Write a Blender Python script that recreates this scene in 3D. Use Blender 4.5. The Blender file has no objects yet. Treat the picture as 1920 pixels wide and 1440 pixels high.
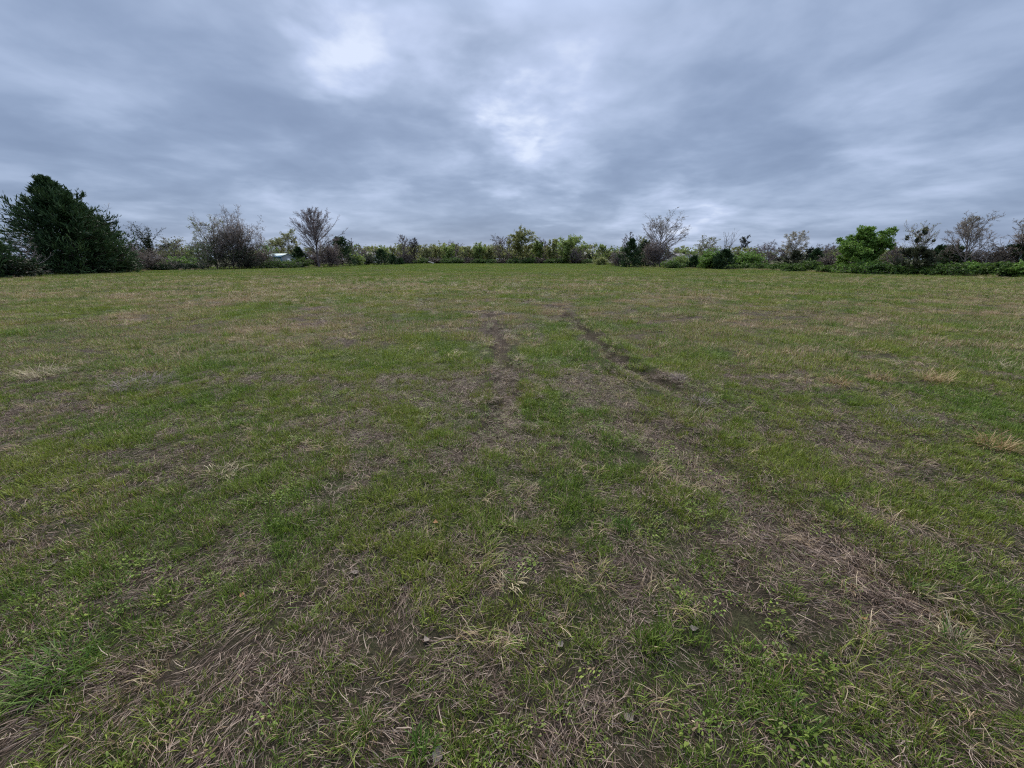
import bpy, math, random
import numpy as np
from mathutils import Vector

# ------------------------------------------------------------------ camera
CAM_H = 1.5
PITCH = math.radians(18.0)          # camera looks down by this much
FPX, CX, CY = 720.0, 960.0, 720.0   # focal length / centre in photograph pixels
S, Cc = math.sin(PITCH), math.cos(PITCH)
scene = bpy.context.scene
col = scene.collection

cd = bpy.data.cameras.new('camera')
cd.sensor_width = 36.0
cd.lens = 36.0 * FPX / 1920.0
cd.clip_start = 0.05
cd.clip_end = 20000
cam = bpy.data.objects.new('camera', cd)
cam.location = (0, 0, CAM_H)
cam.rotation_euler = (math.pi / 2 - PITCH, 0, 0)
col.objects.link(cam)
scene.camera = cam


def ray(px, py):
    dx, v = (px - CX) / FPX, -(py - CY) / FPX
    return np.array([dx, Cc + v * S, -S + v * Cc])


def ground(px, py):
    r = ray(px, py)
    t = CAM_H / -r[2]
    return r[0] * t, r[1] * t


def at_depth(px, py, Y):
    r = ray(px, py)
    t = Y / r[1]
    return r[0] * t, CAM_H + r[2] * t


# ------------------------------------------------------------------ sky and sun
EXPO = 3.45                         # photograph exposed for the ground
SUN_EL, SUN_AZ = math.radians(48), math.radians(-9)
w = bpy.data.worlds.new('World')
scene.world = w
w.use_nodes = True
nt = w.node_tree
nt.nodes.clear()


class NB:
    """tiny node-tree helper"""
    def __init__(s, tree): s.t = tree
    def n(s, kind, **kw):
        nd = s.t.nodes.new(kind)
        for k, v in kw.items(): setattr(nd, k, v)
        return nd
    def put(s, sock, val):
        if isinstance(val, bpy.types.NodeSocket): s.t.links.new(val, sock)
        elif val is not None: sock.default_value = val
    def m(s, op, a, b=None, c=None, clamp=False):
        nd = s.n('ShaderNodeMath', operation=op, use_clamp=clamp)
        for i, x in enumerate((a, b, c)): s.put(nd.inputs[i], x)
        return nd.outputs[0]
    def vm(s, op, a, b=None, scale=None):
        nd = s.n('ShaderNodeVectorMath', operation=op)
        s.put(nd.inputs[0], a); s.put(nd.inputs[1], b)
        if scale is not None: s.put(nd.inputs['Scale'], scale)
        return nd.outputs['Value'] if op in ('DOT_PRODUCT', 'LENGTH') else nd.outputs[0]
    def mr(s, v, a, b, c=0.0, d=1.0, smooth=True):
        nd = s.n('ShaderNodeMapRange', interpolation_type='SMOOTHSTEP' if smooth else 'LINEAR')
        for i, x in enumerate((v, a, b, c, d)): s.put(nd.inputs[i], x)
        return nd.outputs[0]
    def mix(s, f, a, b, blend='MIX'):
        nd = s.n('ShaderNodeMix', data_type='RGBA', blend_type=blend)
        s.put(nd.inputs[0], f); s.put(nd.inputs[6], a); s.put(nd.inputs[7], b)
        return nd.outputs[2]
    def noise(s, vec, scale, detail=4, rough=.5, dist=0.0):
        nd = s.n('ShaderNodeTexNoise')
        s.put(nd.inputs['Vector'], vec)
        nd.inputs['Scale'].default_value = scale
        nd.inputs['Detail'].default_value = detail
        nd.inputs['Roughness'].default_value = rough
        nd.inputs['Distortion'].default_value = dist
        return nd.outputs['Fac']
    def ramp(s, f, stops):
        nd = s.n('ShaderNodeValToRGB')
        el = nd.color_ramp.elements
        while len(el) > 1: el.remove(el[0])
        el[0].position, el[0].color = stops[0][0], (*stops[0][1], 1)
        for p, c in stops[1:]:
            e = el.new(p); e.color = (*c, 1)
        s.put(nd.inputs[0], f)
        return nd.outputs[0]


def lin(r, g, b):
    f = lambda c: c / 12.92 if c <= .04045 else ((c + .055) / 1.055) ** 2.4
    return (f(r / 255), f(g / 255), f(b / 255))


N = NB(nt)
tc = N.n('ShaderNodeTexCoord').outputs['Generated']
dirv = N.vm('NORMALIZE', tc)
sep = N.n('ShaderNodeSeparateXYZ'); N.put(sep.inputs[0], dirv)
zup = N.m('MAXIMUM', sep.outputs[2], 0.0)
den = N.m('ADD', zup, 0.16)
pc = N.n('ShaderNodeCombineXYZ')
N.put(pc.inputs[0], N.m('DIVIDE', sep.outputs[0], den))
N.put(pc.inputs[1], N.m('DIVIDE', sep.outputs[1], den))
pc = pc.outputs[0]
# stratocumulus sheet, seen in perspective: broad swells, rolls and wisps
n1 = N.noise(N.vm('ADD', pc, (23.1, 4.2, 0)), 0.5, 3, .4, .5)
n2 = N.noise(N.vm('ADD', pc, (-8.1, 4.4, 0)), 1.6, 4, .5, .35)
n3 = N.noise(N.vm('ADD', pc, (1.3, -6.0, 2.0)), 4.2, 5, .55, .25)
den_ = N.m('ADD', N.m('MULTIPLY', n1, .42), N.m('ADD', N.m('MULTIPLY', n2, .43), N.m('MULTIPLY', n3, .15)))
thick = N.mr(den_, .31, .69)                     # 0 thin, 1 thick
# the places in view where the cloud thins in front of the sun
wz = N.n('ShaderNodeTexNoise'); N.put(wz.inputs['Vector'], pc); wz.inputs['Scale'].default_value = 2.4; wz.inputs['Detail'].default_value = 4
dirw = N.vm('NORMALIZE', N.vm('ADD', dirv, N.vm('SCALE', N.vm('SUBTRACT', wz.outputs['Color'], (.5, .5, .5)), scale=.26)))
thin = None
for (px, py, rad, amt) in [(652, 100, 3.0, .32), (662, 60, 6, .08), (690, 150, 6, .08), (880, 140, 4, .16), (905, 195, 3, .14), (945, 222, 3.2, .28),
                           (1010, 185, 4, .18), (1060, 200, 4, .12), (935, 290, 3.4, .18), (1050, 312, 3.4, .20), (970, 320, 3, .12), (840, 40, 6, .18),
                           (560, 345, 3, .16), (220, 320, 3, .14), (1250, 395, 4, .20), (1300, 425, 3, .10), (330, 240, 7, .06),
                           (1720, 290, 5, .16), (700, 325, 3, .14), (1400, 440, 4, .12), (1250, 120, 16, .08), (820, 320, 2.5, .10)]:
    d = ray(px, py); d = d / np.linalg.norm(d)
    dt = N.vm('DOT_PRODUCT', dirw, tuple(d))
    g = N.mr(dt, math.cos(math.radians(rad * 1.9)), 1.0, 0.0, amt)
    thin = g if thin is None else N.m('ADD', thin, g)
mod = N.mr(N.m('ADD', N.m('MULTIPLY', n2, .6), N.m('MULTIPLY', n3, .4)), .70, .30, .35, 1.1)
thin = N.m('MULTIPLY', thin, mod)
lum = N.m('ADD', N.m('MULTIPLY', N.m('SUBTRACT', 1.0, thick), .62), thin)
# the sheet is lit from behind by a hidden sun: brighter towards it and towards the zenith
sd = (math.sin(SUN_AZ) * math.cos(SUN_EL), math.cos(SUN_AZ) * math.cos(SUN_EL), math.sin(SUN_EL))
glow = N.mr(N.vm('DOT_PRODUCT', dirv, sd), .55, 1.0, 0.0, .06)
lum = N.m('ADD', lum, glow)
cloud = N.ramp(lum, [(0.0, lin(124, 142, 174)), (.28, lin(144, 162, 193)), (.52, lin(166, 183, 213)),
                     (.78, lin(190, 205, 236)), (1.0, lin(220, 231, 253)), ])
zen = N.mr(zup, .42, 1.0, 1.0, 3.2, smooth=False)
cloud = N.vm('SCALE', cloud, scale=N.m('MULTIPLY', zen, 10.0 / EXPO))   # background strength is 0.1
sky = N.n('ShaderNodeTexSky', sky_type='NISHITA', sun_disc=False, sun_elevation=SUN_EL, sun_rotation=SUN_AZ)
skyc = N.vm('SCALE', sky.outputs[0], scale=0.45)
fin = N.mix(0.94, skyc, cloud)
bg = N.n('ShaderNodeBackground'); N.put(bg.inputs[0], fin); bg.inputs[1].default_value = 0.1
N.put(N.n('ShaderNodeOutputWorld').inputs[0], bg.outputs[0])

sl = bpy.data.lights.new('sun', 'SUN')
sl.energy = 1.5
sl.angle = math.radians(50)
sl.color = (1.0, .93, .81)
so = bpy.data.objects.new('sun', sl)
so.rotation_euler = (-Vector(sd)).to_track_quat('-Z', 'Y').to_euler()
so.location = (0, 0, 60)
col.objects.link(so)

vs = scene.view_settings
vs.view_transform = 'Standard'; vs.look = 'None'; vs.gamma = 1; vs.use_curve_mapping = False
vs.exposure = math.log2(EXPO)
scene.cycles.use_adaptive_sampling = True
scene.cycles.adaptive_threshold = .012
scene.cycles.use_denoising = False
scene.cycles.filter_width = 1.2
cy = scene.cycles
cy.max_bounces = 4; cy.diffuse_bounces = 2; cy.transmission_bounces = 3; cy.glossy_bounces = 2
cy.transparent_max_bounces = 4

# ------------------------------------------------------------------ numpy noise


def vnoise(x, y, seed=0):
    xi, yi = np.floor(x).astype(np.int64), np.floor(y).astype(np.int64)
    xf, yf = x - xi, y - yi
    u, v = xf * xf * (3 - 2 * xf), yf * yf * (3 - 2 * yf)
    def h(a, b):
        n = (a * 374761393 + b * 668265263 + seed * 1442695041) & 0xffffffff
        n = ((n ^ (n >> 13)) * 1274126177) & 0xffffffff
        return ((n ^ (n >> 16)) & 0xffff) / 65535.0
    return (h(xi, yi) * (1 - u) + h(xi + 1, yi) * u) * (1 - v) + (h(xi, yi + 1) * (1 - u) + h(xi + 1, yi + 1) * u) * v


def fbm(x, y, seed=0, oct=4, gain=.5):
    a, s, t = 1.0, 0.0, 0.0
    for i in range(oct):
        s = s + a * vnoise(x, y, seed + i * 17); t += a
        a *= gain; x = x * 2.03 + 11.3; y = y * 2.03 - 7.7
    return s / t


def sstep(a, b, x):
    t = np.clip((x - a) / (b - a), 0, 1)
    return t * t * (3 - 2 * t)


# ------------------------------------------------------------------ the field: ruts, worn patches, green patches
def poly_px(pts): return np.array([ground(*p) for p in pts])


RUT_L = poly_px([(920, 580), (926, 604), (930, 625), (938, 660), (946, 700), (956, 745), (944, 790), (925, 830), (950, 880)])
RUT_R = poly_px([(1030, 568), (1050, 585), (1088, 614), (1122, 645), (1168, 687), (1220, 712), (1268, 738), (1308, 768)])
RUT_R2 = poly_px([(1120, 770), (1200, 800), (1270, 840), (1370, 905), (1460, 970), (1540, 1040), (1640, 1110), (1760, 1190), (1900, 1330)])


def pdist(x, y, P):
    best = np.full(x.shape, 1e9); along = np.zeros(x.shape); acc = 0.0
    for a, b in zip(P[:-1], P[1:]):
        d = b - a; L = np.hypot(*d)
        t = np.clip(((x - a[0]) * d[0] + (y - a[1]) * d[1]) / (L * L), 0, 1)
        q = np.hypot(x - a[0] - t * d[0], y - a[1] - t * d[1])
        m = q < best
        best = np.where(m, q, best); along = np.where(m, acc + t * L, along); acc += L
    return best, along / acc


def fields(x, y):
    """returns height, worn (bare straw), green, tan — all in metres of the field, not of the picture"""
    r = np.hypot(x, y)
    wx = x + .5 * (fbm(x / 1.1, y / 1.1, 5, 2) - .5); wy = y + .5 * (fbm(x / 1.1, y / 1.1, 9, 2) - .5)
    worn = np.zeros(x.shape); gr = np.zeros(x.shape); tn = np.zeros(x.shape)
    def stamp(dst, lst):
        for (x0, y0, x1, y1, k) in lst:
            ym = (y0 + y1) / 2
            ax, ay = ground(x0, ym); bx, by = ground(x1, ym)
            _, n_ = ground((x0 + x1) / 2, y1); _, f_ = ground((x0 + x1) / 2, y0)
            cx_, cy_, rx, ry = (ax + bx) / 2, (n_ + f_) / 2, (bx - ax) / 2, max((f_ - n_) / 2, .08)
            q = ((wx - cx_) / rx) ** 2 + ((wy - cy_) / ry) ** 2
            dst += k * np.exp(-.8 * q ** 1.4)
    stamp(worn, WORN); stamp(gr, GREEN); stamp(tn, TAN)
    n_a = fbm(x / 2.6 + 3, y / 2.6, 21, 4); n_b = fbm(x / .55, y / .55, 33, 3); n_c = fbm(x / 9 + 7, y / 6, 41, 3)
    worn = worn * .85 + 1.3 * sstep(.55, .68, n_a * .35 + n_b * .4 + .25 * fbm(x / .2, y / .2, 37, 2)) * (.7 - .4 * sstep(10, 30, r))
    gr = gr + sstep(.44, .66, fbm(x / 1.5, y / 1.5 + 9, 55, 4)) * .75 + sstep(60, 120, r) * .35 + .5 * sstep(.5, .7, n_c)
    tn = tn + sstep(.5, .68, fbm(x / 2.1 + 40, y / 1.6, 63, 3) * .6 + n_c * .4) * .8 * sstep(4, 14, r) * (1 - .6 * sstep(40, 90, r))
    h = .045 * (fbm(x / .9, y / .9, 71, 3) - .5) + .014 * (fbm(x / .22, y / .22, 77, 2) - .5)
    h = h * (1 - .6 * sstep(12, 60, r)) + .10 * (fbm(x / 21, y / 21, 91, 2) - .5) * sstep(8, 25, r) * (1 - sstep(60, 140, r))
    for P, depth, wd in ((RUT_L, .11, .13), (RUT_R, .15, .15), (RUT_R2, .04, .25)):
        d, al = pdist(wx * .12 + x * .88, wy * .12 + y * .88, P)
        f = sstep(0, .15, al) * (1 - sstep(.85, 1, al))
        nn = .5 + fbm(x / .3, y / .3, 83, 2)
        h = h - depth * f * np.exp(-(d / wd) ** 2) + depth * .55 * f * nn * np.exp(-((d - wd * 1.7) / (wd * .5)) ** 2)
        worn = worn + (1.6 if wd < .22 else 1.0) * f * np.exp(-(d / (wd * 1.15)) ** 2)
    return h, np.clip(worn, 0, 1.4), np.clip(gr, 0, 1.4), np.clip(tn, 0, 1.2)


WORN = [(845, 770, 990, 880, 1.1), (1030, 695, 1140, 745, .9), (1150, 780, 1300, 860, .9), (1180, 700, 1300, 760, .6),
        (1380, 900, 1480, 980, .6), (1390, 970, 1670, 1120, 1.0), (1130, 1015, 1210, 1095, .9), (640, 695, 860, 740, .9),
        (255, 825, 395, 875, .8), (230, 788, 330, 825, .7), (430, 830, 520, 880, .7), (210, 675, 310, 745, .7),
        (390, 1005, 520, 1065, .6), (420, 1200, 560, 1295, .9), (560, 1050, 650, 1100, .5), (940, 1090, 1110, 1190, .6),
        (1650, 755, 1720, 800, .6), (330, 1045, 450, 1095, .6), (840, 1170, 960, 1270, .6), (680, 1230, 770, 1310, .6),
        (990, 1320, 1120, 1390, .8), (1770, 1250, 1920, 1390, .9), (1690, 1120, 1810, 1200, .5), (380, 690, 600, 740, .55),
        (660, 780, 790, 845, .6), (560, 830, 640, 880, .4), (1040, 1000, 1085, 1030, 1.3), (780, 870, 850, 920, .6),
        (-120, 760, 60, 830, .5), (1720, 640, 1800, 680, .4), (600, 1290, 680, 1350, .5)]
GREEN = [(660, 635, 910, 700, 1.0), (290, 735, 560, 805, 1.0), (975, 715, 1065, 795, 1.0), (960, 600, 1085, 665, .7),
         (1145, 735, 1225, 790, .9), (1300, 690, 1370, 765, .9), (30, 1190, 180, 1300, 1.2), (80, 780, 250, 900, .7),
         (700, 890, 880, 1010, .7), (1070, 870, 1230, 970, .7), (300, 900, 420, 990, .7), (1680, 980, 1770, 1045, .9),
         (100, 555, 330, 580, .5), (560, 560, 670, 575, .7), (1130, 960, 1200, 1000, .7), (1290, 520, 1700, 560, .5),
         (1600, 730, 1700, 760, .9), (1840, 740, 1920, 790, .7), (850, 940, 1000, 1010, .5), (1080, 1090, 1280, 1200, .6),
         (1500, 1180, 1620, 1300, .6), (0, 900, 180, 1010, .6), (0, 1320, 300, 1440, .6), (1350, 820, 1480, 890, .5)]
TAN = [(370, 605, 640, 655, .9), (140, 585, 240, 610, .6), (860, 560, 1000, 640, .3), (1010, 580, 1060, 605, .6),
       (1350, 590, 1430, 610, .8), (1500, 695, 1780, 735, .3), (880, 630, 1010, 680, .25), (0, 990, 130, 1100, .3),
       (1100, 540, 1400, 600, .3), (200, 530, 900, 560, .4)]

# ------------------------------------------------------------------ mesh and object helpers


def mesh_np(name, V, faces, mats=(), attrs=None, smooth=False):
    """V (n,3); faces: list of (m,k) index arrays; attrs: {name: per-face floats, in face order}"""
    me = bpy.data.meshes.new(name)
    V = np.asarray(V, dtype=np.float32)
    me.vertices.add(len(V)); me.vertices.foreach_set('co', V.ravel())
    li = np.concatenate([f.ravel() for f in faces]).astype(np.int32)
    tot = np.concatenate([np.full(len(f), f.shape[1]) for f in faces]).astype(np.int32)
    st = np.concatenate([[0], np.cumsum(tot)[:-1]]).astype(np.int32)
    me.loops.add(len(li)); me.loops.foreach_set('vertex_index', li)
    me.polygons.add(len(tot)); me.polygons.foreach_set('loop_start', st)
    try: me.polygons.foreach_set('loop_total', tot)
    except Exception: pass
    if smooth: me.polygons.foreach_set('use_smooth', np.ones(len(tot), dtype=bool))
    for m in mats: me.materials.append(m)
    for k, a in (attrs or {}).items():
        at = me.attributes.new(k, 'FLOAT', 'FACE'); at.data.foreach_set('value', np.asarray(a, dtype=np.float32))
    me.update(calc_edges=True); me.validate()
    return me


def link(name, data, parent=None, loc=(0, 0, 0), rz=0.0):
    o = bpy.data.objects.new(name, data)
    o.location = loc; o.rotation_euler = (0, 0, rz)
    o.parent = parent
    col.objects.link(o)
    return o


def tag(o, label=None, cat=None, group=None, kind=None):
    if label: o['label'] = label
    if cat: o['category'] = cat
    if group: o['group'] = group
    if kind: o['kind'] = kind
    return o


def new_mat(name):
    m = bpy.data.materials.new(name); m.use_nodes = True
    m.node_tree.nodes.clear()
    n = NB(m.node_tree)
    out = n.n('ShaderNodeOutputMaterial')
    return m, n, out


def principled(n, colr, rough=.7, spec=.25, normal=None):
    p = n.n('ShaderNodeBsdfPrincipled')
    n.put(p.inputs['Base Color'], colr); n.put(p.inputs['Roughness'], rough)
    p.inputs['Specular IOR Level'].default_value = spec
    if normal is not None: n.put(p.inputs['Normal'], normal)
    return p.outputs[0]


def attr(n, name, kind='GEOMETRY'):
    return n.n('ShaderNodeAttribute', attribute_name=name, attribute_type=kind).outputs['Fac']


def leafy(n, colr, rough=.55, spec=.25, trans=.3):
    t = n.n('ShaderNodeBsdfTranslucent'); n.put(t.inputs[0], colr)
    mx = n.n('ShaderNodeMixShader'); mx.inputs[0].default_value = trans
    n.put(mx.inputs[1], principled(n, colr, rough, spec)); n.put(mx.inputs[2], t.outputs[0])
    return mx.outputs[0]


def bump(n, height, strength=.5, dist=.02):
    b = n.n('ShaderNodeBump'); b.inputs['Strength'].default_value = strength; b.inputs['Distance'].default_value = dist
    n.put(b.inputs['Height'], height)
    return b.outputs[0]


# ------------------------------------------------------------------ ground sheet
m_ground, n, out = new_mat('soil_and_thatch')
P = n.n('ShaderNodeNewGeometry').outputs['Position']
fine = n.noise(P, 55, 4, .6); mid = n.noise(P, 9, 4, .55); big = n.noise(P, .8, 4, .5)
worn = attr(n, 'worn'); green = attr(n, 'green'); tan = attr(n, 'tan')
soil = n.ramp(n.m('ADD', n.m('MULTIPLY', fine, .6), n.m('MULTIPLY', mid, .4)), [(.3, (.030, .021, .015)), (.5, (.062, .046, .034)), (.7, (.125, .097, .073))])
moss = n.ramp(fine, [(.3, (.022, .034, .008)), (.7, (.062, .080, .022))])
tanc = n.ramp(fine, [(.3, (.13, .10, .06)), (.7, (.27, .21, .13))])
c = n.mix(n.m('MULTIPLY', n.mr(n.m('ADD', green, n.m('MULTIPLY', n.m('SUBTRACT', mid, .5), 1.4)), .1, 1.0), .8), soil, moss)
c = n.mix(n.m('MULTIPLY', n.mr(tan, .2, 1.0), .5), c, tanc)
c = n.mix(n.m('MULTIPLY', n.mr(worn, .4, 1.0), .8), c, soil)
n.put(out.inputs[0], principled(n, c, .9, .1, bump(n, n.m('ADD', n.m('ADD', fine, mid), n.noise(P, 160, 4, .65)), 1.0, .025)))

rings = list(np.concatenate([.3 * 1.02 ** np.arange(0, 234), .3 * 1.02 ** 234 * 1.10 ** np.arange(0, 57)]))
R_ = np.array(rings)
front = np.radians(np.arange(-68, 68.01, .5)); back = np.radians(np.arange(71, 289.1, 3.0))
A_ = np.concatenate([front, back])
nr, na = len(R_), len(A_)
gx = (R_[:, None] * np.sin(A_)[None]).ravel(); gy = (R_[:, None] * np.cos(A_)[None]).ravel()
gh, gw, gg, gt = fields(gx, gy)
gh = gh * (1 - sstep(150, 220, np.hypot(gx, gy)))
V = np.column_stack([gx, gy, gh])
V = np.vstack([V, [[0, 0, gh[:na].mean()]]])
i, j = np.meshgrid(np.arange(nr - 1), np.arange(na), indexing='ij')
j2 = (j + 1) % na
q = np.stack([i * na + j, i * na + j2, (i + 1) * na + j2, (i + 1) * na + j], -1).reshape(-1, 4)[:, ::-1]
fan = np.stack([np.full(na, nr * na), (np.arange(na) + 1) % na, np.arange(na)], -1)
me = mesh_np('ground', V, [q, fan], [m_ground], smooth=True)
for k, a in (('worn', gw), ('green', gg), ('tan', gt)):
    at = me.attributes.new(k, 'FLOAT', 'POINT'); at.data.foreach_set('value', np.append(a, a[0]).astype(np.float32))
tag(link('field_ground', me), 'wide flat pasture of short grass and straw with tyre ruts', kind='structure')

# ------------------------------------------------------------------ grass clumps


def ribbons(rng, base, az, L, W, ph0, ph1, k=2, wig=.0, roll=None):
    """curved tapering strips: base (n,3), azimuth, length, width, tilt from vertical at foot and tip"""
    n_ = len(base)
    p = base.copy(); rows = []
    a = az.copy()
    for s in range(k + 1):
        t = s / k
        ph = ph0 + (ph1 - ph0) * t
        if s:
            a = a + wig * rng.normal(size=n_)
            d = np.column_stack([np.sin(ph) * np.sin(a), np.sin(ph) * np.cos(a), np.cos(ph)])
            p = p + d * (L / k)[:, None]
        sw = np.column_stack([np.cos(a), -np.sin(a), np.zeros(n_)])
        if roll is not None:
            sw = sw * np.cos(roll)[:, None] + np.array([0, 0, 1.0]) * np.sin(roll)[:, None]
        if s < k:
            wd = W * (.75 if s == 0 else 1.0 - .45 * t)
            rows += [p - sw * (wd / 2)[:, None], p + sw * (wd / 2)[:, None]]
        else:
            rows.append(p)
    V = np.stack(rows, 1)                       # n, 2k+1, 3
    nv = 2 * k + 1
    b = (np.arange(n_) * nv)[:, None]
    quads = np.concatenate([b + np.array([[2 * s, 2 * s + 1, 2 * s + 3, 2 * s + 2]]) for s in range(k - 1)]) if k > 1 else None
    tri = b + np.array([[2 * k - 2, 2 * k - 1, 2 * k]])
    faces = ([quads] if quads is not None else []) + [tri]
    bl = np.tile(np.arange(n_), k)              # face -> blade
    return V.reshape(-1, 3), faces, bl


def merge(parts):
    """join several ribbon sets keeping quads first"""
    V, Q, T, vq, vt, off = [], [], [], [], [], 0
    for (v, fs, vals) in parts:
        idx = 0
        for f in fs:
            (Q if f.shape[1] == 4 else T).append(f + off)
            (vq if f.shape[1] == 4 else vt).append(vals[idx:idx + len(f)]); idx += len(f)
        V.append(v); off += len(v)
    faces = ([np.concatenate(Q)] if Q else []) + ([np.concatenate(T)] if T else [])
    vals = np.concatenate(vq + vt)
    return np.concatenate(V), faces, vals


def blade_mat(name, greens, drys, trans=.3):
    m, n, out = new_mat(name)
    v, ww = attr(n, 'v'), attr(n, 'w')
    dry, val, hue = attr(n, 'dry', 'INSTANCER'), attr(n, 'val', 'INSTANCER'), attr(n, 'hue', 'INSTANCER')
    P_ = n.n('ShaderNodeNewGeometry').outputs['Position']
    flat = n.vm('MULTIPLY', P_, (1, 1, 0))
    nz = n.m('SUBTRACT', n.m('ADD', n.m('MULTIPLY', n.noise(flat, 3.2, 3, .6), .6), n.m('MULTIPLY', n.noise(flat, .9, 2, .5), .4)), .5)
    dry = n.m('ADD', dry, n.m('MULTIPLY', nz, DRYVAR))
    hue = n.m('ADD', hue, n.m('MULTIPLY', n.m('SUBTRACT', n.noise(flat, 1.7, 2, .5), .5), .9), clamp=True)
    g = n.mix(hue, n.ramp(v, greens[0]), n.ramp(v, greens[1]))
    d = n.ramp(v, drys)
    c = n.mix(n.m('LESS_THAN', ww, dry), g, d)
    c = n.vm('SCALE', c, scale=val)
    n.put(out.inputs[0], leafy(n, c, .55, .22, trans))
    return m


DRYVAR = 1.35
G_COOL = [(0, (.038, .075, .010)), (.5, (.096, .164, .019)), (1, (.20, .285, .050))]
G_WARM = [(0, (.074, .100, .012)), (.5, (.172, .208, .026)), (1, (.31, .345, .068))]
D_GREY = [(0, (.056, .034, .024)), (.35, (.132, .086, .063)), (.7, (.240, .168, .125)), (1, (.45, .35, .27))]
D_TAN = [(0, (.11, .070, .042)), (.4, (.26, .180, .103)), (.75, (.42, .315, .19)), (1, (.58, .47, .31))]
m_blade = blade_mat('grass_blade', (G_COOL, G_WARM), D_TAN, .32)
m_straw = blade_mat('dead_straw', (G_COOL, G_WARM), D_GREY, .15)

src = bpy.data.collections.new('clump_sources')     # not linked: only instanced


def clump_obj(name, parts, mat):
    V, F, vals = merge(parts)
    me = mesh_np(name, V, F, [mat], {'v': vals[:, 0], 'w': vals[:, 1]})
    return bpy.data.objects.new(name, me)


def disc(rng, n_, r): 
    a = rng.uniform(0, 2 * np.pi, n_); q = r * np.sqrt(rng.uniform(0, 1, n_))
    return np.column_stack([q * np.cos(a), q * np.sin(a), np.full(n_, -.004)])


def per(rng, n_, bl, lo=0., hi=1.):
    v = rng.uniform(lo, hi, n_); w_ = rng.uniform(0, 1, n_)
    return np.column_stack([v, w_])[bl]


def green_clump(seed, n_=38, r=.055, L=(.03, .07), W=(.0022, .004), lean=.6, k=3):
    rng = np.random.default_rng(seed)
    b = disc(rng, n_, r); az = np.arctan2(b[:, 0], b[:, 1]) + rng.normal(0, .9, n_)
    ph0 = np.abs(rng.normal(.18, .2, n_)); ph1 = ph0 + np.abs(rng.normal(lean, .4, n_))
    V, F, bl = ribbons(rng, b, az, rng.uniform(*L, n_), rng.uniform(*W, n_), ph0, ph1, k, .12)
    return [(V, F, per(rng, n_, bl))]


def straw_mat(seed, n_=44, r=.10, L=(.05, .17), W=(.0018, .0045), align=.0, zmax=.022, k=2):
    rng = np.random.default_rng(seed)
    b = disc(rng, n_, r); b[:, 2] = rng.uniform(.0, zmax, n_)
    az = rng.normal(0, .5, n_) if align else rng.uniform(0, 2 * np.pi, n_)
    ph0 = np.pi / 2 - rng.normal(.10, .20, n_); ph1 = np.pi / 2 + rng.normal(.12, .22, n_)
    V, F, bl = ribbons(rng, b, az, rng.uniform(*L, n_), rng.uniform(*W, n_), ph0, ph1, k, .22, rng.normal(0, .6, n_))
    V[:, 2] = np.maximum(V[:, 2], .0005)
    return [(V, F, per(rng, n_, bl))]


def dry_tuft(seed, n_=24, r=.03, L=(.04, .15), W=(.002, .0042), k=4):
    rng = np.random.default_rng(seed)
    b = disc(rng, n_, r * 1.6); az = rng.normal(rng.uniform(0, 6.28), 1.25, n_)
    ph0 = np.abs(rng.normal(.45, .25, n_)); ph1 = ph0 + np.abs(rng.normal(1.3, .5, n_))
    V, F, bl = ribbons(rng, b, az, rng.uniform(*L, n_), rng.uniform(*W, n_), ph0, ph1, k, .1)
    return [(V, F, per(rng, n_, bl, .3, 1.))]


def weed(seed, n_=26, r=.05):
    """small broad-leaved weed: short stalks with oval leaves"""
    rng = np.random.default_rng(seed)
    b = disc(rng, n_, r); az = np.arctan2(b[:, 0], b[:, 1]) + rng.normal(0, .6, n_)
    b[:, 2] = rng.uniform(.008, .035, n_)
    V, F, bl = ribbons(rng, b, az, rng.uniform(.009, .019, n_), rng.uniform(.006, .010, n_), rng.normal(1.1, .25, n_), rng.normal(1.7, .25, n_), 3, .1)
    return [(V, F, per(rng, n_, bl))]


def patch(seed, n_, r, L, W, lean, k=2, straw=0):
    a = green_clump(seed, n_, r, L, W, lean, k)
    if straw: a += straw_mat(seed + 500, straw, r, (L[0] * 1.5, L[1] * 2.0), W, 0, .02, 1)
    return a


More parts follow.
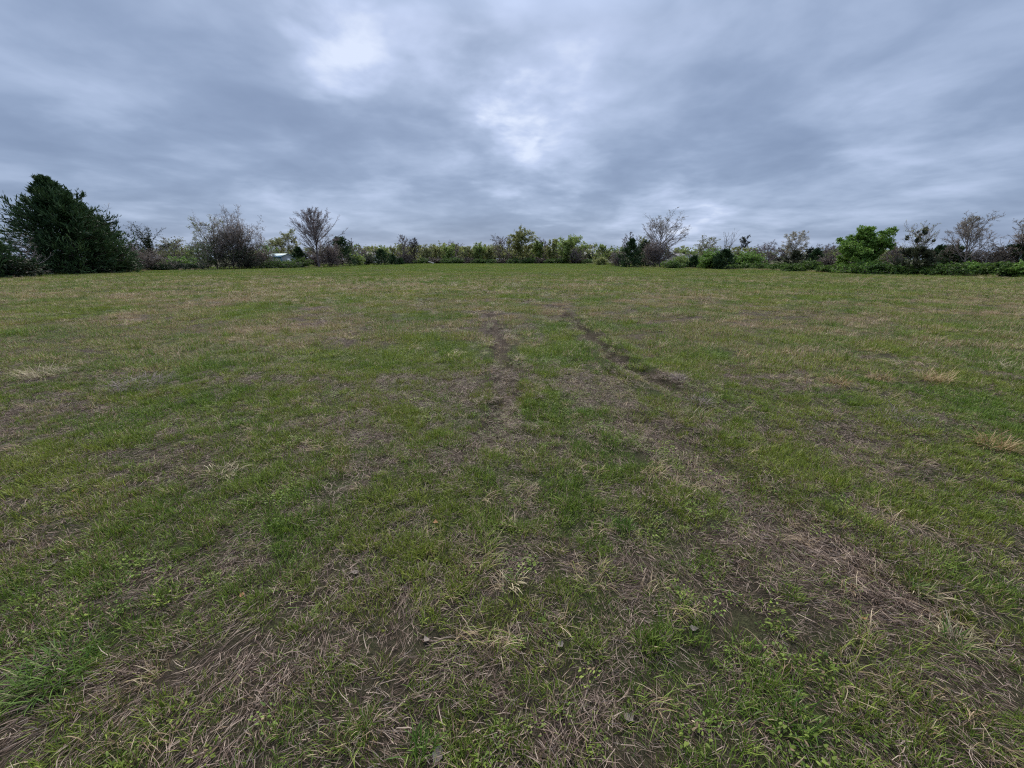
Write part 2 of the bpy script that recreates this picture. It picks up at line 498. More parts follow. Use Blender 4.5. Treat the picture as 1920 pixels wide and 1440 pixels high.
def scatter(name, label, objs, X, Y, sc, dry, val, hue, rng, sink=0.0, rot=None, pick=None, tilt=.12):
    h, _, _, _ = fields(X, Y)
    n_ = len(X)
    me = bpy.data.meshes.new(name); me.vertices.add(n_)
    me.vertices.foreach_set('co', np.column_stack([X, Y, h - sink]).astype(np.float32).ravel())
    def put(nm, ty, a, key='value'):
        at = me.attributes.new(nm, ty, 'POINT'); at.data.foreach_set(key, a)
    rt = np.column_stack([rng.normal(0, tilt, n_), rng.normal(0, tilt, n_), rng.uniform(0, 6.283, n_) if rot is None else rot])
    put('rt', 'FLOAT_VECTOR', rt.astype(np.float32).ravel(), 'vector')
    put('sc', 'FLOAT', sc.astype(np.float32)); put('dry', 'FLOAT', dry.astype(np.float32))
    put('val', 'FLOAT', val.astype(np.float32)); put('hue', 'FLOAT', hue.astype(np.float32))
    put('pick', 'INT', (rng.integers(0, len(objs), n_) if pick is None else pick).astype(np.int32))
    me.update()
    c_ = bpy.data.collections.new(name + '_sources')
    for q_, ob in enumerate(objs):
        ob.name = '%s_%02d' % (name, q_); c_.objects.link(ob)
    ng = bpy.data.node_groups.new(name, 'GeometryNodeTree')
    ng.interface.new_socket('Geometry', in_out='INPUT', socket_type='NodeSocketGeometry')
    ng.interface.new_socket('Geometry', in_out='OUTPUT', socket_type='NodeSocketGeometry')
    gi, go = ng.nodes.new('NodeGroupInput'), ng.nodes.new('NodeGroupOutput')
    ci = ng.nodes.new('GeometryNodeCollectionInfo'); ci.inputs[0].default_value = c_
    ci.inputs['Separate Children'].default_value = True; ci.inputs['Reset Children'].default_value = True
    ip = ng.nodes.new('GeometryNodeInstanceOnPoints'); ip.inputs['Pick Instance'].default_value = True
    def na(nm, ty):
        nd = ng.nodes.new('GeometryNodeInputNamedAttribute'); nd.data_type = ty; nd.inputs[0].default_value = nm
        return nd.outputs[0]
    L_ = ng.links.new
    L_(gi.outputs[0], ip.inputs['Points']); L_(ci.outputs[0], ip.inputs['Instance'])
    L_(na('pick', 'INT'), ip.inputs['Instance Index']); L_(na('rt', 'FLOAT_VECTOR'), ip.inputs['Rotation'])
    L_(na('sc', 'FLOAT'), ip.inputs['Scale']); L_(ip.outputs[0], go.inputs[0])
    o = link(name, me)
    md = o.modifiers.new('scatter', 'NODES'); md.node_group = ng
    return tag(o, label, kind='stuff')


def spread(rng, y0, y1, dens, kx=1.42, mx=2.2):
    """random points on the ground in front of and beside the camera"""
    hw = kx * y1 + mx
    n_ = int((y1 - y0) * 2 * hw * dens)
    X, Y = rng.uniform(-hw, hw, n_), rng.uniform(y0, y1, n_)
    k = np.abs(X) < kx * np.maximum(Y, 0) + mx
    return X[k], Y[k]


rng = np.random.default_rng(11)
NEAR, MID = 5.5, 17.0


def lattice(y0, y1, step, kx=1.42, mx=2.2, jit=.35):
    """evenly spread tile centres with jitter"""
    hw = kx * y1 + mx
    gx_, gy_ = np.meshgrid(np.arange(-hw, hw, step), np.arange(y0, y1, step))
    X, Y = gx_.ravel() + rng.uniform(-jit, jit, gx_.size) * step, gy_.ravel() + rng.uniform(-jit, jit, gx_.size) * step
    k = np.abs(X) < kx * np.maximum(Y, 0) + mx
    return X[k], Y[k]


def hue_at(X, Y, s): return np.clip(fbm(X / s, Y / s, 311, 2) * 1.6 - .4 + rng.normal(0, .15, len(X)), 0, 1)


def sub(k, *arrs): return [a_[k] for a_ in arrs]


# --- near: mats of dead straw, laid as tiles that hardly overlap
X, Y = lattice(.15, NEAR + .8, .17)
k = rng.uniform(size=len(X)) < 1 - sstep(NEAR - .4, NEAR + .8, Y); X, Y = sub(k, X, Y)
h, wn, gr, tn = fields(X, Y)
lvl = np.clip(np.floor(wn * 1.6 + .9 - .5 * gr + rng.uniform(-.4, .4, len(X))), 0, 2).astype(int)
mats_ = [clump_obj('s', straw_mat(900 + 10 * l_ + q_, (270, 340, 420)[l_], .13, (.015, .08), (.0013, .0034), q_ % 2, (.014, .020, .026)[l_]), m_straw)
         for l_ in range(3) for q_ in range(4)]
ang = 6.28 * fbm(X / 1.3, Y / 1.3, 401, 2) * 2 + rng.normal(0, .5, len(X))
scatter('straw_thatch', 'flattened grey-brown dead straw covering the near ground', mats_, X, Y,
        rng.uniform(.85, 1.15, len(X)), .96 - .08 * gr, rng.uniform(.66, .95, len(X)), rng.uniform(0, 1, len(X)), rng, .002, ang,
        pick=lvl * 4 + rng.integers(0, 4, len(X)), tilt=.03)
# --- near: green clumps
X, Y = spread(rng, .2, NEAR + .8, 560)
k = rng.uniform(size=len(X)) < 1 - sstep(NEAR - .8, NEAR + .8, Y); X, Y = sub(k, X, Y)
h, wn, gr, tn = fields(X, Y)
cl = fbm(X / .30, Y / .30, 301, 4, .75)
k = rng.uniform(size=len(X)) < np.clip((.33 + .46 * gr - .46 * wn) * (.22 + 1.6 * sstep(.38, .62, cl)), .05, 1)
X, Y, wn, gr = sub(k, X, Y, wn, gr)
scatter('meadow_grass', 'short green grass growing in uneven clumps near the viewer',
        [clump_obj('g', green_clump(100 + q_, lean=.4 + .15 * (q_ % 3), n_=26 + 4 * q_), m_blade) for q_ in range(6)], X, Y,
        rng.uniform(.5, 1.1, len(X)) * (.8 + .25 * np.clip(gr, 0, 1)), np.clip(.24 - .18 * gr + .15 * wn + rng.normal(0, .10, len(X)), -.2, .8),
        rng.uniform(.75, 1.2, len(X)), hue_at(X, Y, .7), rng)
# --- near: curled pale tufts, weeds
X, Y = spread(rng, .25, NEAR + 2, 30)
h, wn, gr, tn = fields(X, Y)
k = rng.uniform(size=len(X)) < np.clip(.25 + .5 * tn + .6 * sstep(.5, .7, fbm(X / .8, Y / .8, 331, 2)), 0, 1); X, Y = sub(k, X, Y)
scatter('pale_grass', 'curled pale dead grass tufts dotted over the near ground',
        [clump_obj('p', dry_tuft(200 + q_), m_blade) for q_ in range(5)], X, Y,
        rng.uniform(.5, 1.05, len(X)), rng.uniform(.55, 1, len(X)), rng.uniform(.75, 1.1, len(X)), rng.uniform(.3, 1, len(X)), rng)
X, Y = spread(rng, .25, 4.5, 55)
k = rng.uniform(size=len(X)) < sstep(.52, .66, fbm(X / .5, Y / .5, 341, 3)); X, Y = sub(k, X, Y)
scatter('broadleaf_weed', 'small green broad-leaved weeds low among the grass',
        [clump_obj('w', weed(300 + q_), m_blade) for q_ in range(4)], X, Y,
        rng.uniform(.6, 1.2, len(X)), np.full(len(X), .03), rng.uniform(.8, 1.15, len(X)), rng.uniform(0, .7, len(X)), rng)
# --- middle distance, in two sizes of patch
for nm_, lab_, ya, yb, st, rr_, kk_ in (('middle_grass', 'mixed green and brown grass around the ruts in the middle ground', NEAR - .9, 10.5, .19, .145, .5),
                                        ('outer_grass', 'mixed green and straw-coloured grass beyond the ruts', 9.5, MID + 3, .30, .23, 1.1)):
    X, Y = lattice(ya, yb, st, mx=3)
    e0 = .6 if ya < 6 else .5
    k = rng.uniform(size=len(X)) < sstep(ya, ya + 1.2, Y) * (1 - sstep(yb - (1.0 if yb < 12 else 6), yb, Y)); X, Y = sub(k, X, Y)
    h, wn, gr, tn = fields(X, Y)
    dr = np.clip(.40 + .08 * sstep(8, 14, Y) - .46 * gr + .62 * wn + .45 * tn + rng.normal(0, .07, len(X)), -.15, 1.1)
    low = (wn + rng.normal(0, .25, len(X)) > .62) | (rng.uniform(size=len(X)) < .22)
    pk = np.where(low, rng.integers(4, 8, len(X)), rng.integers(0, 4, len(X)))
    q2 = (rr_ / .21) ** 2
    mids = [clump_obj('m', patch(600 + q_, int(310 * q2), rr_, (.03, .095), (.0028, .0052), .55, 2, int(110 * q2)), m_blade) for q_ in range(4)] + \
           [clump_obj('m', patch(610 + q_, int(80 * q2), rr_, (.025, .06), (.0028, .0048), .6, 2, int(290 * q2)), m_straw) for q_ in range(4)]
    hs = .7 + .7 * sstep(.35, .7, fbm(X / .45, Y / .45, 351, 2))
    dl = np.minimum(pdist(X, Y, RUT_L)[0], pdist(X, Y, RUT_R)[0])
    mud = np.exp(-(dl / .17) ** 2)
    k = rng.uniform(size=len(X)) > .75 * mud
    X, Y, wn, hs, dr, pk, mud = sub(k, X, Y, wn, hs, dr, pk, mud)
    pk = np.where(mud > .25, 4 + pk % 4, pk)
    scatter(nm_, lab_, mids, X, Y, rng.uniform(.85, 1.15, len(X)) * np.where(wn > .9, .75, hs) * (1 - .45 * mud), dr, rng.uniform(.85, 1.1, len(X)) * (1 - .2 * mud), hue_at(X, Y, 1.1), rng, .003, pick=pk, tilt=.03)
X, Y = spread(rng, NEAR, 34, 5.0, mx=3)
h, wn, gr, tn = fields(X, Y)
k = rng.uniform(size=len(X)) < np.clip(.10 + .5 * tn + .5 * sstep(.52, .70, fbm(X / 1.4, Y / 1.4, 361, 3)) - .3 * (wn > .8), 0, 1); X, Y = sub(k, X, Y)
scatter('pale_tufts', 'scattered pale and rusty dead grass tufts in the middle of the field',
        [clump_obj('p', dry_tuft(240 + q_, 40, .05, (.06, .20), (.003, .006)), m_blade) for q_ in range(5)], X, Y,
        rng.uniform(.6, 1.25, len(X)) * (1 + .02 * Y), rng.uniform(.5, 1.1, len(X)), rng.uniform(.8, 1.1, len(X)), rng.uniform(.3, 1, len(X)), rng)
X, Y = spread(rng, NEAR, 40, 2.2, mx=3)
h, wn, gr, tn = fields(X, Y)
k = rng.uniform(size=len(X)) < np.clip(.25 + .5 * gr - .4 * wn, 0, 1); X, Y = sub(k, X, Y)
scatter('green_tufts', 'scattered taller green grass tufts in the middle of the field',
        [clump_obj('g', green_clump(140 + q_, 70, .08, (.05, .13), (.003, .005), .5, 3), m_blade) for q_ in range(4)], X, Y,
        rng.uniform(.6, 1.2, len(X)) * (1 + .02 * Y), rng.uniform(-.3, .2, len(X)), rng.uniform(.75, 1.1, len(X)), hue_at(X, Y, 1.0), rng)
# --- far field
X, Y = lattice(MID - 3, 172, .72, kx=1.0, mx=45)
k = (rng.uniform(size=len(X)) < sstep(MID - 3, MID + 2, Y)) & (np.abs(X) < 60); X, Y = sub(k, X, Y)
h, wn, gr, tn = fields(X, Y)
dr = np.clip(.40 - .26 * sstep(22, 55, Y) - .36 * gr + .40 * wn + .38 * tn + rng.normal(0, .07, len(X)), -.05, .95)
fars = [clump_obj('f', patch(700 + q_, 420, .55, (.05, .12), (.008, .016), .55, 2, 90), m_blade) for q_ in range(4)] + \
       [clump_obj('f', patch(720 + q_, 240, .55, (.04, .09), (.008, .016), .6, 2, 220), m_straw) for q_ in range(3)]
pk = np.where(rng.uniform(size=len(X)) < .20 + .4 * wn, rng.integers(4, 7, len(X)), rng.integers(0, 4, len(X)))
scatter('far_grass', 'short pale green grass covering the far field up to the tree lines', fars, X, Y,
        rng.uniform(.8, 1.2, len(X)), dr, rng.uniform(.88, 1.1, len(X)), hue_at(X, Y, 3), rng, .006, pick=pk, tilt=.02)

# ------------------------------------------------------------------ trees: skeletons grown level by level
UP = np.array([0, 0, 1.0])


def unit(v): return v / np.maximum(np.linalg.norm(v, axis=-1, keepdims=True), 1e-9)


def perp(d):
    ref = np.where(np.abs(d[..., 2:3]) > .9, np.array([1.0, 0, 0]), UP)
    u = unit(np.cross(d, ref)); return u, np.cross(d, u)


def march(rng, P, D, L, k, wander, trop):
    pts, dirs = [P], []
    D = D.copy()
    for s in range(k):
        D = unit(D + wander * rng.normal(size=D.shape) + trop * UP)
        P = P + D * (L / k)[:, None]
        pts.append(P); dirs.append(D)
    return np.stack(pts, 1), np.stack(dirs, 1)


def children(rng, pts, dirs, rad, m, t0, t1, ang, angsd, regular=False):
    n_, k = dirs.shape[:2]
    if regular: t = (np.arange(m)[None] + rng.uniform(.1, .9, (n_, m))) / m * (t1 - t0) + t0
    else: t = rng.uniform(t0, t1, (n_, m))
    az = (np.arange(m)[None] * 2.399 + rng.uniform(0, 6.28, (n_, 1)) + rng.normal(0, .5, (n_, m)))
    idx = np.minimum((t * k).astype(int), k - 1); fr = (t * k - idx)[..., None]
    b = np.arange(n_)[:, None]
    p = pts[b, idx] * (1 - fr) + pts[b, idx + 1] * fr
    d = dirs[b, idx]
    r = rad[b, idx] * (1 - fr[..., 0]) + rad[b, idx + 1] * fr[..., 0]
    a = np.abs(rng.normal(1, angsd, (n_, m))) * (ang(t) if callable(ang) else ang)
    u, v = perp(d)
    nd = d * np.cos(a)[..., None] + (u * np.cos(az)[..., None] + v * np.sin(az)[..., None]) * np.sin(a)[..., None]
    return p.reshape(-1, 3), nd.reshape(-1, 3), t.ravel(), r.ravel(), np.repeat(np.arange(n_), m)


def tubes(pts, rad, sides):
    n_, k1 = pts.shape[:2]
    d = np.gradient(pts, axis=1); d = unit(d)
    u, v = perp(d)
    a = np.arange(sides) / sides * 2 * np.pi
    V = pts[:, :, None] + rad[:, :, None, None] * (u[:, :, None] * np.cos(a)[:, None] + v[:, :, None] * np.sin(a)[:, None])
    b, s, j = np.meshgrid(np.arange(n_), np.arange(k1 - 1), np.arange(sides), indexing='ij')
    o = (b * k1 + s) * sides; j2 = (j + 1) % sides
    F = np.stack([o + j, o + j2, o + sides + j2, o + sides + j], -1).reshape(-1, 4)
    return V.reshape(-1, 3), F


def cones(pts, rad):
    """fine straight twigs: three-sided spikes"""
    p0, p1 = pts[:, 0], pts[:, -1]
    d = unit(p1 - p0); u, v = perp(d)
    a = np.arange(3) / 3 * 2 * np.pi
    ring = p0[:, None] + rad[:, 0, None, None] * (u[:, None] * np.cos(a)[:, None] + v[:, None] * np.sin(a)[:, None])
    V = np.concatenate([ring, p1[:, None]], 1)
    b = (np.arange(len(p0)) * 4)[:, None]
    F = np.concatenate([b + np.array([[i_, (i_ + 1) % 3, 3]]) for i_ in range(3)])
    return V.reshape(-1, 3), F


def leaf_quads(rng, P, size, D=None, elong=1.7, vals=None, spread_=1.0):
    n_ = len(P)
    a = rng.normal(size=(n_, 3)) * spread_
    if D is not None: a = a + D
    a = unit(a); b = unit(np.cross(a, rng.normal(size=(n_, 3))))
    s = size * rng.uniform(.6, 1.35, n_)
    A, B = a * (s / 2)[:, None], b * (s / 2 / elong)[:, None]
    V = np.stack([P - A, P + B - A * .1, P + A, P - B - A * .1], 1).reshape(-1, 3)
    return V, np.arange(n_ * 4).reshape(-1, 4), (rng.uniform(0, 1, n_) if vals is None else vals)


def on_lines(rng, pts, dirs, per_, t0=.2):
    n_, k = dirs.shape[:2]
    t = rng.uniform(t0, 1, (n_, per_)) * k
    i_ = np.minimum(t.astype(int), k - 1); f = (t - i_)[..., None]; b = np.arange(n_)[:, None]
    return (pts[b, i_] * (1 - f) + pts[b, i_ + 1] * f).reshape(-1, 3), dirs[b, i_].reshape(-1, 3), np.repeat(np.arange(n_), per_)


SHAPES = {'ovate': lambda t: (1.03 - t) ** .92 * (.62 + .38 * sstep(0, .2, t)),
          'round': lambda t: np.sqrt(np.clip(1 - ((t - .50) / .56) ** 2, .05, 1)),
          'column': lambda t: .75 + .25 * (1 - t),
          'vase': lambda t: .5 + .6 * t}


def skeleton(seed, H, R, shape='round', stems=1, clear=.15, trunk=.92, n=(20, 8, 6, 3), ang=(48, 42, 45, 45), trop=(.05, .06, .03, .0),
             wander=(.05, .10, .14, .2), twig=.012, r0=None, lens=(.42, .45, .5), lean=(0, 0), fan=.35, kk=(10, 6, 4, 3, 2)):
    rng = np.random.default_rng(seed)
    r0 = r0 or max(.045, H * .017) / math.sqrt(stems)
    az = rng.uniform(0, 6.28) + np.arange(stems) / stems * 6.283
    if stems == 1: D = np.array([[lean[0], lean[1], 1.0]]); P = np.zeros((1, 3))
    else:
        f = fan * rng.uniform(.4, 1.3, stems)
        D = np.column_stack([np.cos(az) * f + lean[0], np.sin(az) * f + lean[1], np.ones(stems)])
        P = np.column_stack([np.cos(az), np.sin(az), np.zeros(stems)]) * min(.12, R * .08)
    pts, dirs = march(rng, P, unit(D), np.full(stems, H * trunk) * rng.uniform(.8, 1.05, stems), kk[0], wander[0], trop[0] * .5)
    rad = np.linspace(1, .18, kk[0] + 1)[None] * np.full((stems, 1), r0)
    lev = [(pts, dirs, rad)]
    Lp = None
    for l_, m in enumerate(n):
        p, d, t, r, par = children(rng, pts, dirs, rad, m, clear if l_ == 0 else .12, .99, math.radians(ang[l_]) if l_ else (lambda t: math.radians(ang[0]) * (1.15 - .5 * t)), .22, l_ == 0)
        if l_ == 0:
            tt = (t - clear) / (1 - clear)
            L = R * SHAPES[shape](tt) / math.sin(math.radians(max(ang[0], 35))) * rng.uniform(.72, 1.18, len(p))
        else:
            L = Lp[par] * lens[l_ - 1] * (1.15 - .55 * t) * rng.uniform(.6, 1.25, len(p))
        k_ = kk[l_ + 1]
        pts, dirs = march(rng, p, d, L, k_, wander[min(l_ + 1, 3)], trop[min(l_ + 1, 3)])
        rb = np.maximum(np.minimum(r * .68, .012 * L + .006), twig)
        rad = np.linspace(1, .4, k_ + 1)[None] * rb[:, None]
        lev.append((pts, dirs, rad)); Lp = L
    # fit to the height and width wanted
    last = lev[-1][0].reshape(-1, 3)
    zt = np.percentile(last[:, 2], 99.7); c0 = last[:, :2].mean(0) * .6
    rr = np.percentile(np.hypot(*(last[:, :2] - c0).T), 97)
    sz, sx = H / zt, R / rr
    out = []
    for (a, d, r) in lev:
        a = a.copy(); a[..., 2] *= sz
        a[..., :2] *= sx
        out.append((a, unit(d * np.array([sx, sx, sz])), r))
    return rng, out


BARK = {}


def bark(name, c0, c1):
    if name in BARK: return BARK[name]
    m, n, out = new_mat(name)
    P = n.n('ShaderNodeTexCoord').outputs['Object']
    f = n.noise(n.vm('MULTIPLY', P, (1, 1, .25)), 14, 4, .6)
    n.put(out.inputs[0], principled(n, n.ramp(f, [(.3, c0), (.7, c1)]), .9, .1, bump(n, f, .6, .03)))
    BARK[name] = m
    return m


LEAF = {}


def leafm(name, stops, trans=.35):
    if name in LEAF: return LEAF[name]
    m, n, out = new_mat(name)
    n.put(out.inputs[0], leafy(n, n.ramp(attr(n, 'v'), stops), .55, .2, trans))
    LEAF[name] = m
    return m


B_GREY = bark('bark_grey', (0.112, 0.093, 0.084), (0.255, 0.217, 0.195))
B_MAUVE = bark('bark_mauve_twigs', (0.105, 0.084, 0.081), (0.217, 0.177, 0.168))
B_DARK = bark('bark_dark', (.030, .025, .022), (.07, .058, .05))
B_PALE = bark('bark_pale_dead', (.15, .135, .12), (.33, .30, .27))
L_CEDAR = leafm('cedar_foliage', [(0, (0.016, 0.033, 0.015)), (0.55, (0.040, 0.077, 0.028)), (1, (0.091, 0.150, 0.053))], .12)
L_CEDARB = leafm('cedar_foliage_bronze', [(0, (0.023, 0.026, 0.017)), (0.55, (0.056, 0.066, 0.034)), (1, (0.113, 0.118, 0.060))], .12)
L_SPRING = leafm('spring_green_leaves', [(0, (0.063, 0.122, 0.019)), (0.5, (0.119, 0.222, 0.036)), (1, (0.223, 0.340, 0.073))])
L_LIME = leafm('lime_leaves', [(0, (0.110, 0.166, 0.037)), (0.5, (0.220, 0.293, 0.073)), (1, (0.358, 0.434, 0.145))])
L_OLIVE = leafm('budding_olive_leaves', [(0, (0.113, 0.137, 0.044)), (0.5, (0.226, 0.255, 0.082)), (1, (0.388, 0.400, 0.154))])
L_GOLD = leafm('budding_golden_leaves', [(0, (0.122, 0.131, 0.040)), (0.5, (0.231, 0.247, 0.082)), (1, (0.365, 0.386, 0.154))])
L_PALE = leafm('pale_blossom', [(0, (.22, .20, .14)), (.5, (.36, .34, .25)), (1, (.52, .50, .40))])
L_HEDGE = leafm('bramble_leaves', [(0, (0.030, 0.061, 0.014)), (0.5, (0.068, 0.121, 0.024)), (1, (0.149, 0.230, 0.047))])
L_IVY = leafm('ivy_leaves', [(0, (.010, .020, .008)), (.6, (.026, .045, .016)), (1, (.055, .085, .03))], .15)
L_BROWN = leafm('brown_scrub', [(0, (0.050, 0.040, 0.030)), (0.5, (0.106, 0.085, 0.062)), (1, (0.188, 0.150, 0.112))], .15)
L_PINE = leafm('pine_needles', [(0, (.008, .014, .010)), (.6, (.018, .028, .018)), (1, (.04, .055, .03))], .1)


def wood_meshes(lev, m_, base_sides=7, split=2, far=False):
    """trunk mesh = first levels, branches mesh = the rest"""
    res = []
    for part, rng_ in (('trunk', range(0, min(split, len(lev)))), ('branches', range(split, len(lev)))):
        Vs, Fs, Ts, off = [], [], [], 0
        for l_ in rng_:
            p, d, r = lev[l_]
            if l_ > 1 and l_ >= len(lev) - (2 if far else 1):
                V, F = cones(p, r * 1.25); Ts.append(F + off)
            else:
                if l_ >= 2 and p.shape[1] > 3: p, r = p[:, [0, p.shape[1] // 2, -1]], r[:, [0, r.shape[1] // 2, -1]]
                V, F = tubes(p, r, max(3, base_sides - 2 * l_)); Fs.append(F + off)
            Vs.append(V); off += len(V)
        if Vs: res.append((part, mesh_np(part, np.concatenate(Vs), ([np.concatenate(Fs)] if Fs else []) + ([np.concatenate(Ts)] if Ts else []), [m_], smooth=True)))
    return res


class Thing:
    def __init__(s, name, label, cat, loc, group=None, rz=0.0):
        s.o = link(name, None, None, loc, rz)
        s.o.empty_display_size = .3
        tag(s.o, label, cat, group)
    def part(s, name, me, parent=None, label=None):
        o = link(name, me, parent or s.o)
        if label: o['label'] = label
        return o


def leaves_mesh(name, rng, P, D, size, mat, elong=1.6, clump=None, spread_=1.0):
    if clump is None: v = rng.uniform(0, 1, len(P))
    else:
        cv = rng.uniform(0, 1, clump.max() + 1)
        v = .55 * cv[clump] + .45 * rng.uniform(0, 1, len(P))
    V, F, v = leaf_quads(rng, P, size, D, elong, v, spread_)
    return mesh_np(name, V, [F], [mat], {'v': v})


def where(px, top, base, Y=None, half=20):
    """photograph pixels -> position, height, half-width in metres.  Depth from the ground contact, or given"""
    if Y is None: _, Y = ground(px, base)
    X, _ = at_depth(px, (top + min(base, 500)) / 2, Y)
    _, zt = at_depth(px, top, Y)
    zc = Y * Cc + CAM_H * S
    return X, Y, zt, half / FPX * zc


def zg(x, y):
    h = fields(np.array([x]), np.array([y]))[0][0]
    return float(h * (1 - sstep(150, 220, math.hypot(x, y)))) - .03


SEED = [1000]


def tree(label, px, top, base, half, Y=None, name='bare_tree', cat='tree', group=None, m_=None, leaf=None, leaves=0, lsize=.12, fine=1, extra=None, seed=None, lt0=.3, split=2, **kw):
    SEED[0] += 1
    X, Y, H, R = where(px, top, base, Y, half)
    kw['twig'] = kw.get('twig', .012) * 1.35
    if leaves >= 2 and 'big bright' not in label: lsize, leaves = lsize * math.sqrt(leaves / max(1, round(leaves * .55))), max(1, round(leaves * .55))
    rng, lev = skeleton(seed or SEED[0], H, R, **kw)
    t = Thing(name, label, cat, (X, Y, zg(X, Y)), group)
    for nm, me in wood_meshes(lev, m_ or B_MAUVE, split=split, far=Y > 62): t.part(nm, me)
    if leaf is not None and leaves:
        P, D, par = on_lines(rng, lev[-1][0], lev[-1][1], leaves, lt0)
        P = P + rng.normal(0, lsize * .45, P.shape)
        t.part('crown', leaves_mesh('crown', rng, P, D, lsize, leaf, 1.5, par))
    if extra: extra(t, rng, lev, H, R)
    return t


def cedar(label, px, top, base, half, Y=None, dens=1.0, leaf=None, group=None, seed=None, up=.9, low=.02, fsize=.24, power=.75, lean=(0, 0)):
    SEED[0] += 1
    X, Y, H, R = where(px, top, base, Y, half)
    rng = np.random.default_rng(seed or SEED[0])
    n1 = max(34, int(17 * H * dens))
    pts, dirs = march(rng, np.zeros((1, 3)), unit(np.array([[lean[0], lean[1], 1.0]])), np.array([H * .97]), 12, .02, .01)
    rad = np.linspace(1, .1, 13)[None] * H * .02
    p, d, t, r, par = children(rng, pts, dirs, rad, n1, low, .985, lambda t: math.radians(98) - math.radians(44) * t, .12, True)
    L = R * 1.08 * (1.03 - t) ** power * (1 - .35 * sstep(.6, .95, t)) * np.where(rng.uniform(size=n1) < .14, rng.uniform(1.1, 1.35, n1), rng.uniform(.68, 1.08, n1)) * (.8 + .2 * sstep(0, .15, t)) + .16
    p1, d1 = march(rng, p, d, L, 6, .05, .02 * up)
    r1 = np.linspace(1, .3, 7)[None] * np.maximum(np.minimum(r * .5, .012 * L), .012)[:, None]
    m2 = max(5, int(9 * dens))
    p, d, t2, r2, pa2 = children(rng, p1, d1, r1, m2, .15, .98, math.radians(34), .25)
    L2 = L[pa2] * .36 * (1.1 - .6 * t2) * rng.uniform(.6, 1.3, len(p)) + .12
    p2, d2 = march(rng, p, d, L2, 4, .08, .13 * up)
    r2_ = np.linspace(1, .4, 5)[None] * np.full((len(p), 1), .009)
    p, d, t3, r3, pa3 = children(rng, p2, d2, r2_, 4, .15, .98, math.radians(30), .3)
    L3 = L2[pa3] * .5 * rng.uniform(.6, 1.2, len(p)) + .06
    p3, d3 = march(rng, p, d, L3, 2, .1, .08 * up)
    th = Thing('cedar_tree', label, 'cedar', (X, Y, zg(X, Y)), group)
    V0, F0 = tubes(pts, rad, 7)
    th.part('trunk', mesh_np('trunk', V0, [F0], [B_DARK], smooth=True))
    V1, F1 = tubes(p1[:, ::2], r1[:, ::2], 3); V2, F2 = cones(p2, r2_)
    th.part('branches', mesh_np('branches', np.concatenate([V1, V2]), [F1, F2 + len(V1)], [B_DARK]))
    fl = 2 if Y > 60 or H > 8 else 3
    if fl == 2: fsize = fsize * 1.2
    A, DA, a_ = on_lines(rng, p2, d2, fl, .1); B, DB, b_ = on_lines(rng, p3, d3, fl, .1)
    E, DE, e_ = on_lines(rng, p1, d1, 10, .5)
    P = np.concatenate([A, B, E]); D = np.concatenate([DA, DB, DE]); cl_ = np.concatenate([pa2[a_], pa2[pa3[b_]], e_])
    P = P + rng.normal(0, .03, P.shape)
    th.part('foliage', leaves_mesh('foliage', rng, P, D * 3.0 + UP * .5, fsize * 1.4, leaf or L_CEDAR, 5.0, cl_, .6))
    return th


def shrub(label, px, top, base, half, Y=None, leaf=None, leaves=5, lsize=.10, name='shrub', cat='shrub', group=None, m_=None, n=(7, 6, 4), stems=7, seed=None, fan=.6, clear=.08, twig=.010, shape='round', **kw):
    return tree(label, px, top, base, half, Y, name, cat, group, m_ or B_GREY, leaf, leaves, lsize, seed=seed, stems=stems, n=n, ang=(50, 50, 50), lens=(.5, .5),
                trunk=.8, clear=clear, fan=fan, twig=twig, shape=shape, wander=(.12, .16, .2, .2), trop=(.02, .03, .02, .0), kk=(6, 4, 3, 2, 2), split=1, **kw)


def cover_leaves(nm, leaf, n_, size, rlo, rhi, lv=(0, 1), tmax=.7):
    """ivy and the like hugging trunk and limbs"""
    def f(t, rng, lev, H, R):
        Ps, Ds = [], []
        for l_ in lv:
            p, d, r = lev[l_]
            k_ = max(1, n_ // (len(p) * len(lv)))
            P, D, par = on_lines(rng, p, d, k_, 0.0 if l_ == 0 else .05)
            keep = P[:, 2] < H * tmax * rng.uniform(.6, 1.2, len(P))
            Ps.append(P[keep]); Ds.append(D[keep])
        P = np.concatenate(Ps); D = np.concatenate(Ds)
        P = P + unit(rng.normal(size=P.shape)) * rng.uniform(rlo, rhi, (len(P), 1))
        P[:, 2] = np.maximum(P[:, 2], .05)
        t.part(nm, leaves_mesh(nm, rng, P, D, size, leaf, 1.4))
    return f


def ball_clumps(nm, leaf, count, rad, zmin=.55):
    def f(t, rng, lev, H, R):
        p = lev[2][0].reshape(-1, 3); p = p[(p[:, 2] > H * zmin) & (p[:, 2] < H * .9) & (np.hypot(p[:, 0], p[:, 1]) < R * .75)]
        for q_ in range(count):
            c = p[rng.integers(len(p))]; rr = rad * rng.uniform(.7, 1.3)
            P = c + unit(rng.normal(size=(260, 3))) * (rr * rng.uniform(.3, 1, (260, 1)) ** .6)
            t.part(nm, leaves_mesh(nm, rng, P, None, rr * .42, leaf, 1.5))
    return f


FINE = (20, 9, 7, 3)
MEDN = (20, 9, 6, 3)
FARN = (16, 7, 6, 3)
E_L, E_R, E_F = 'trees along the left edge of the field', 'trees along the right edge of the field', 'trees along the far edge of the field'

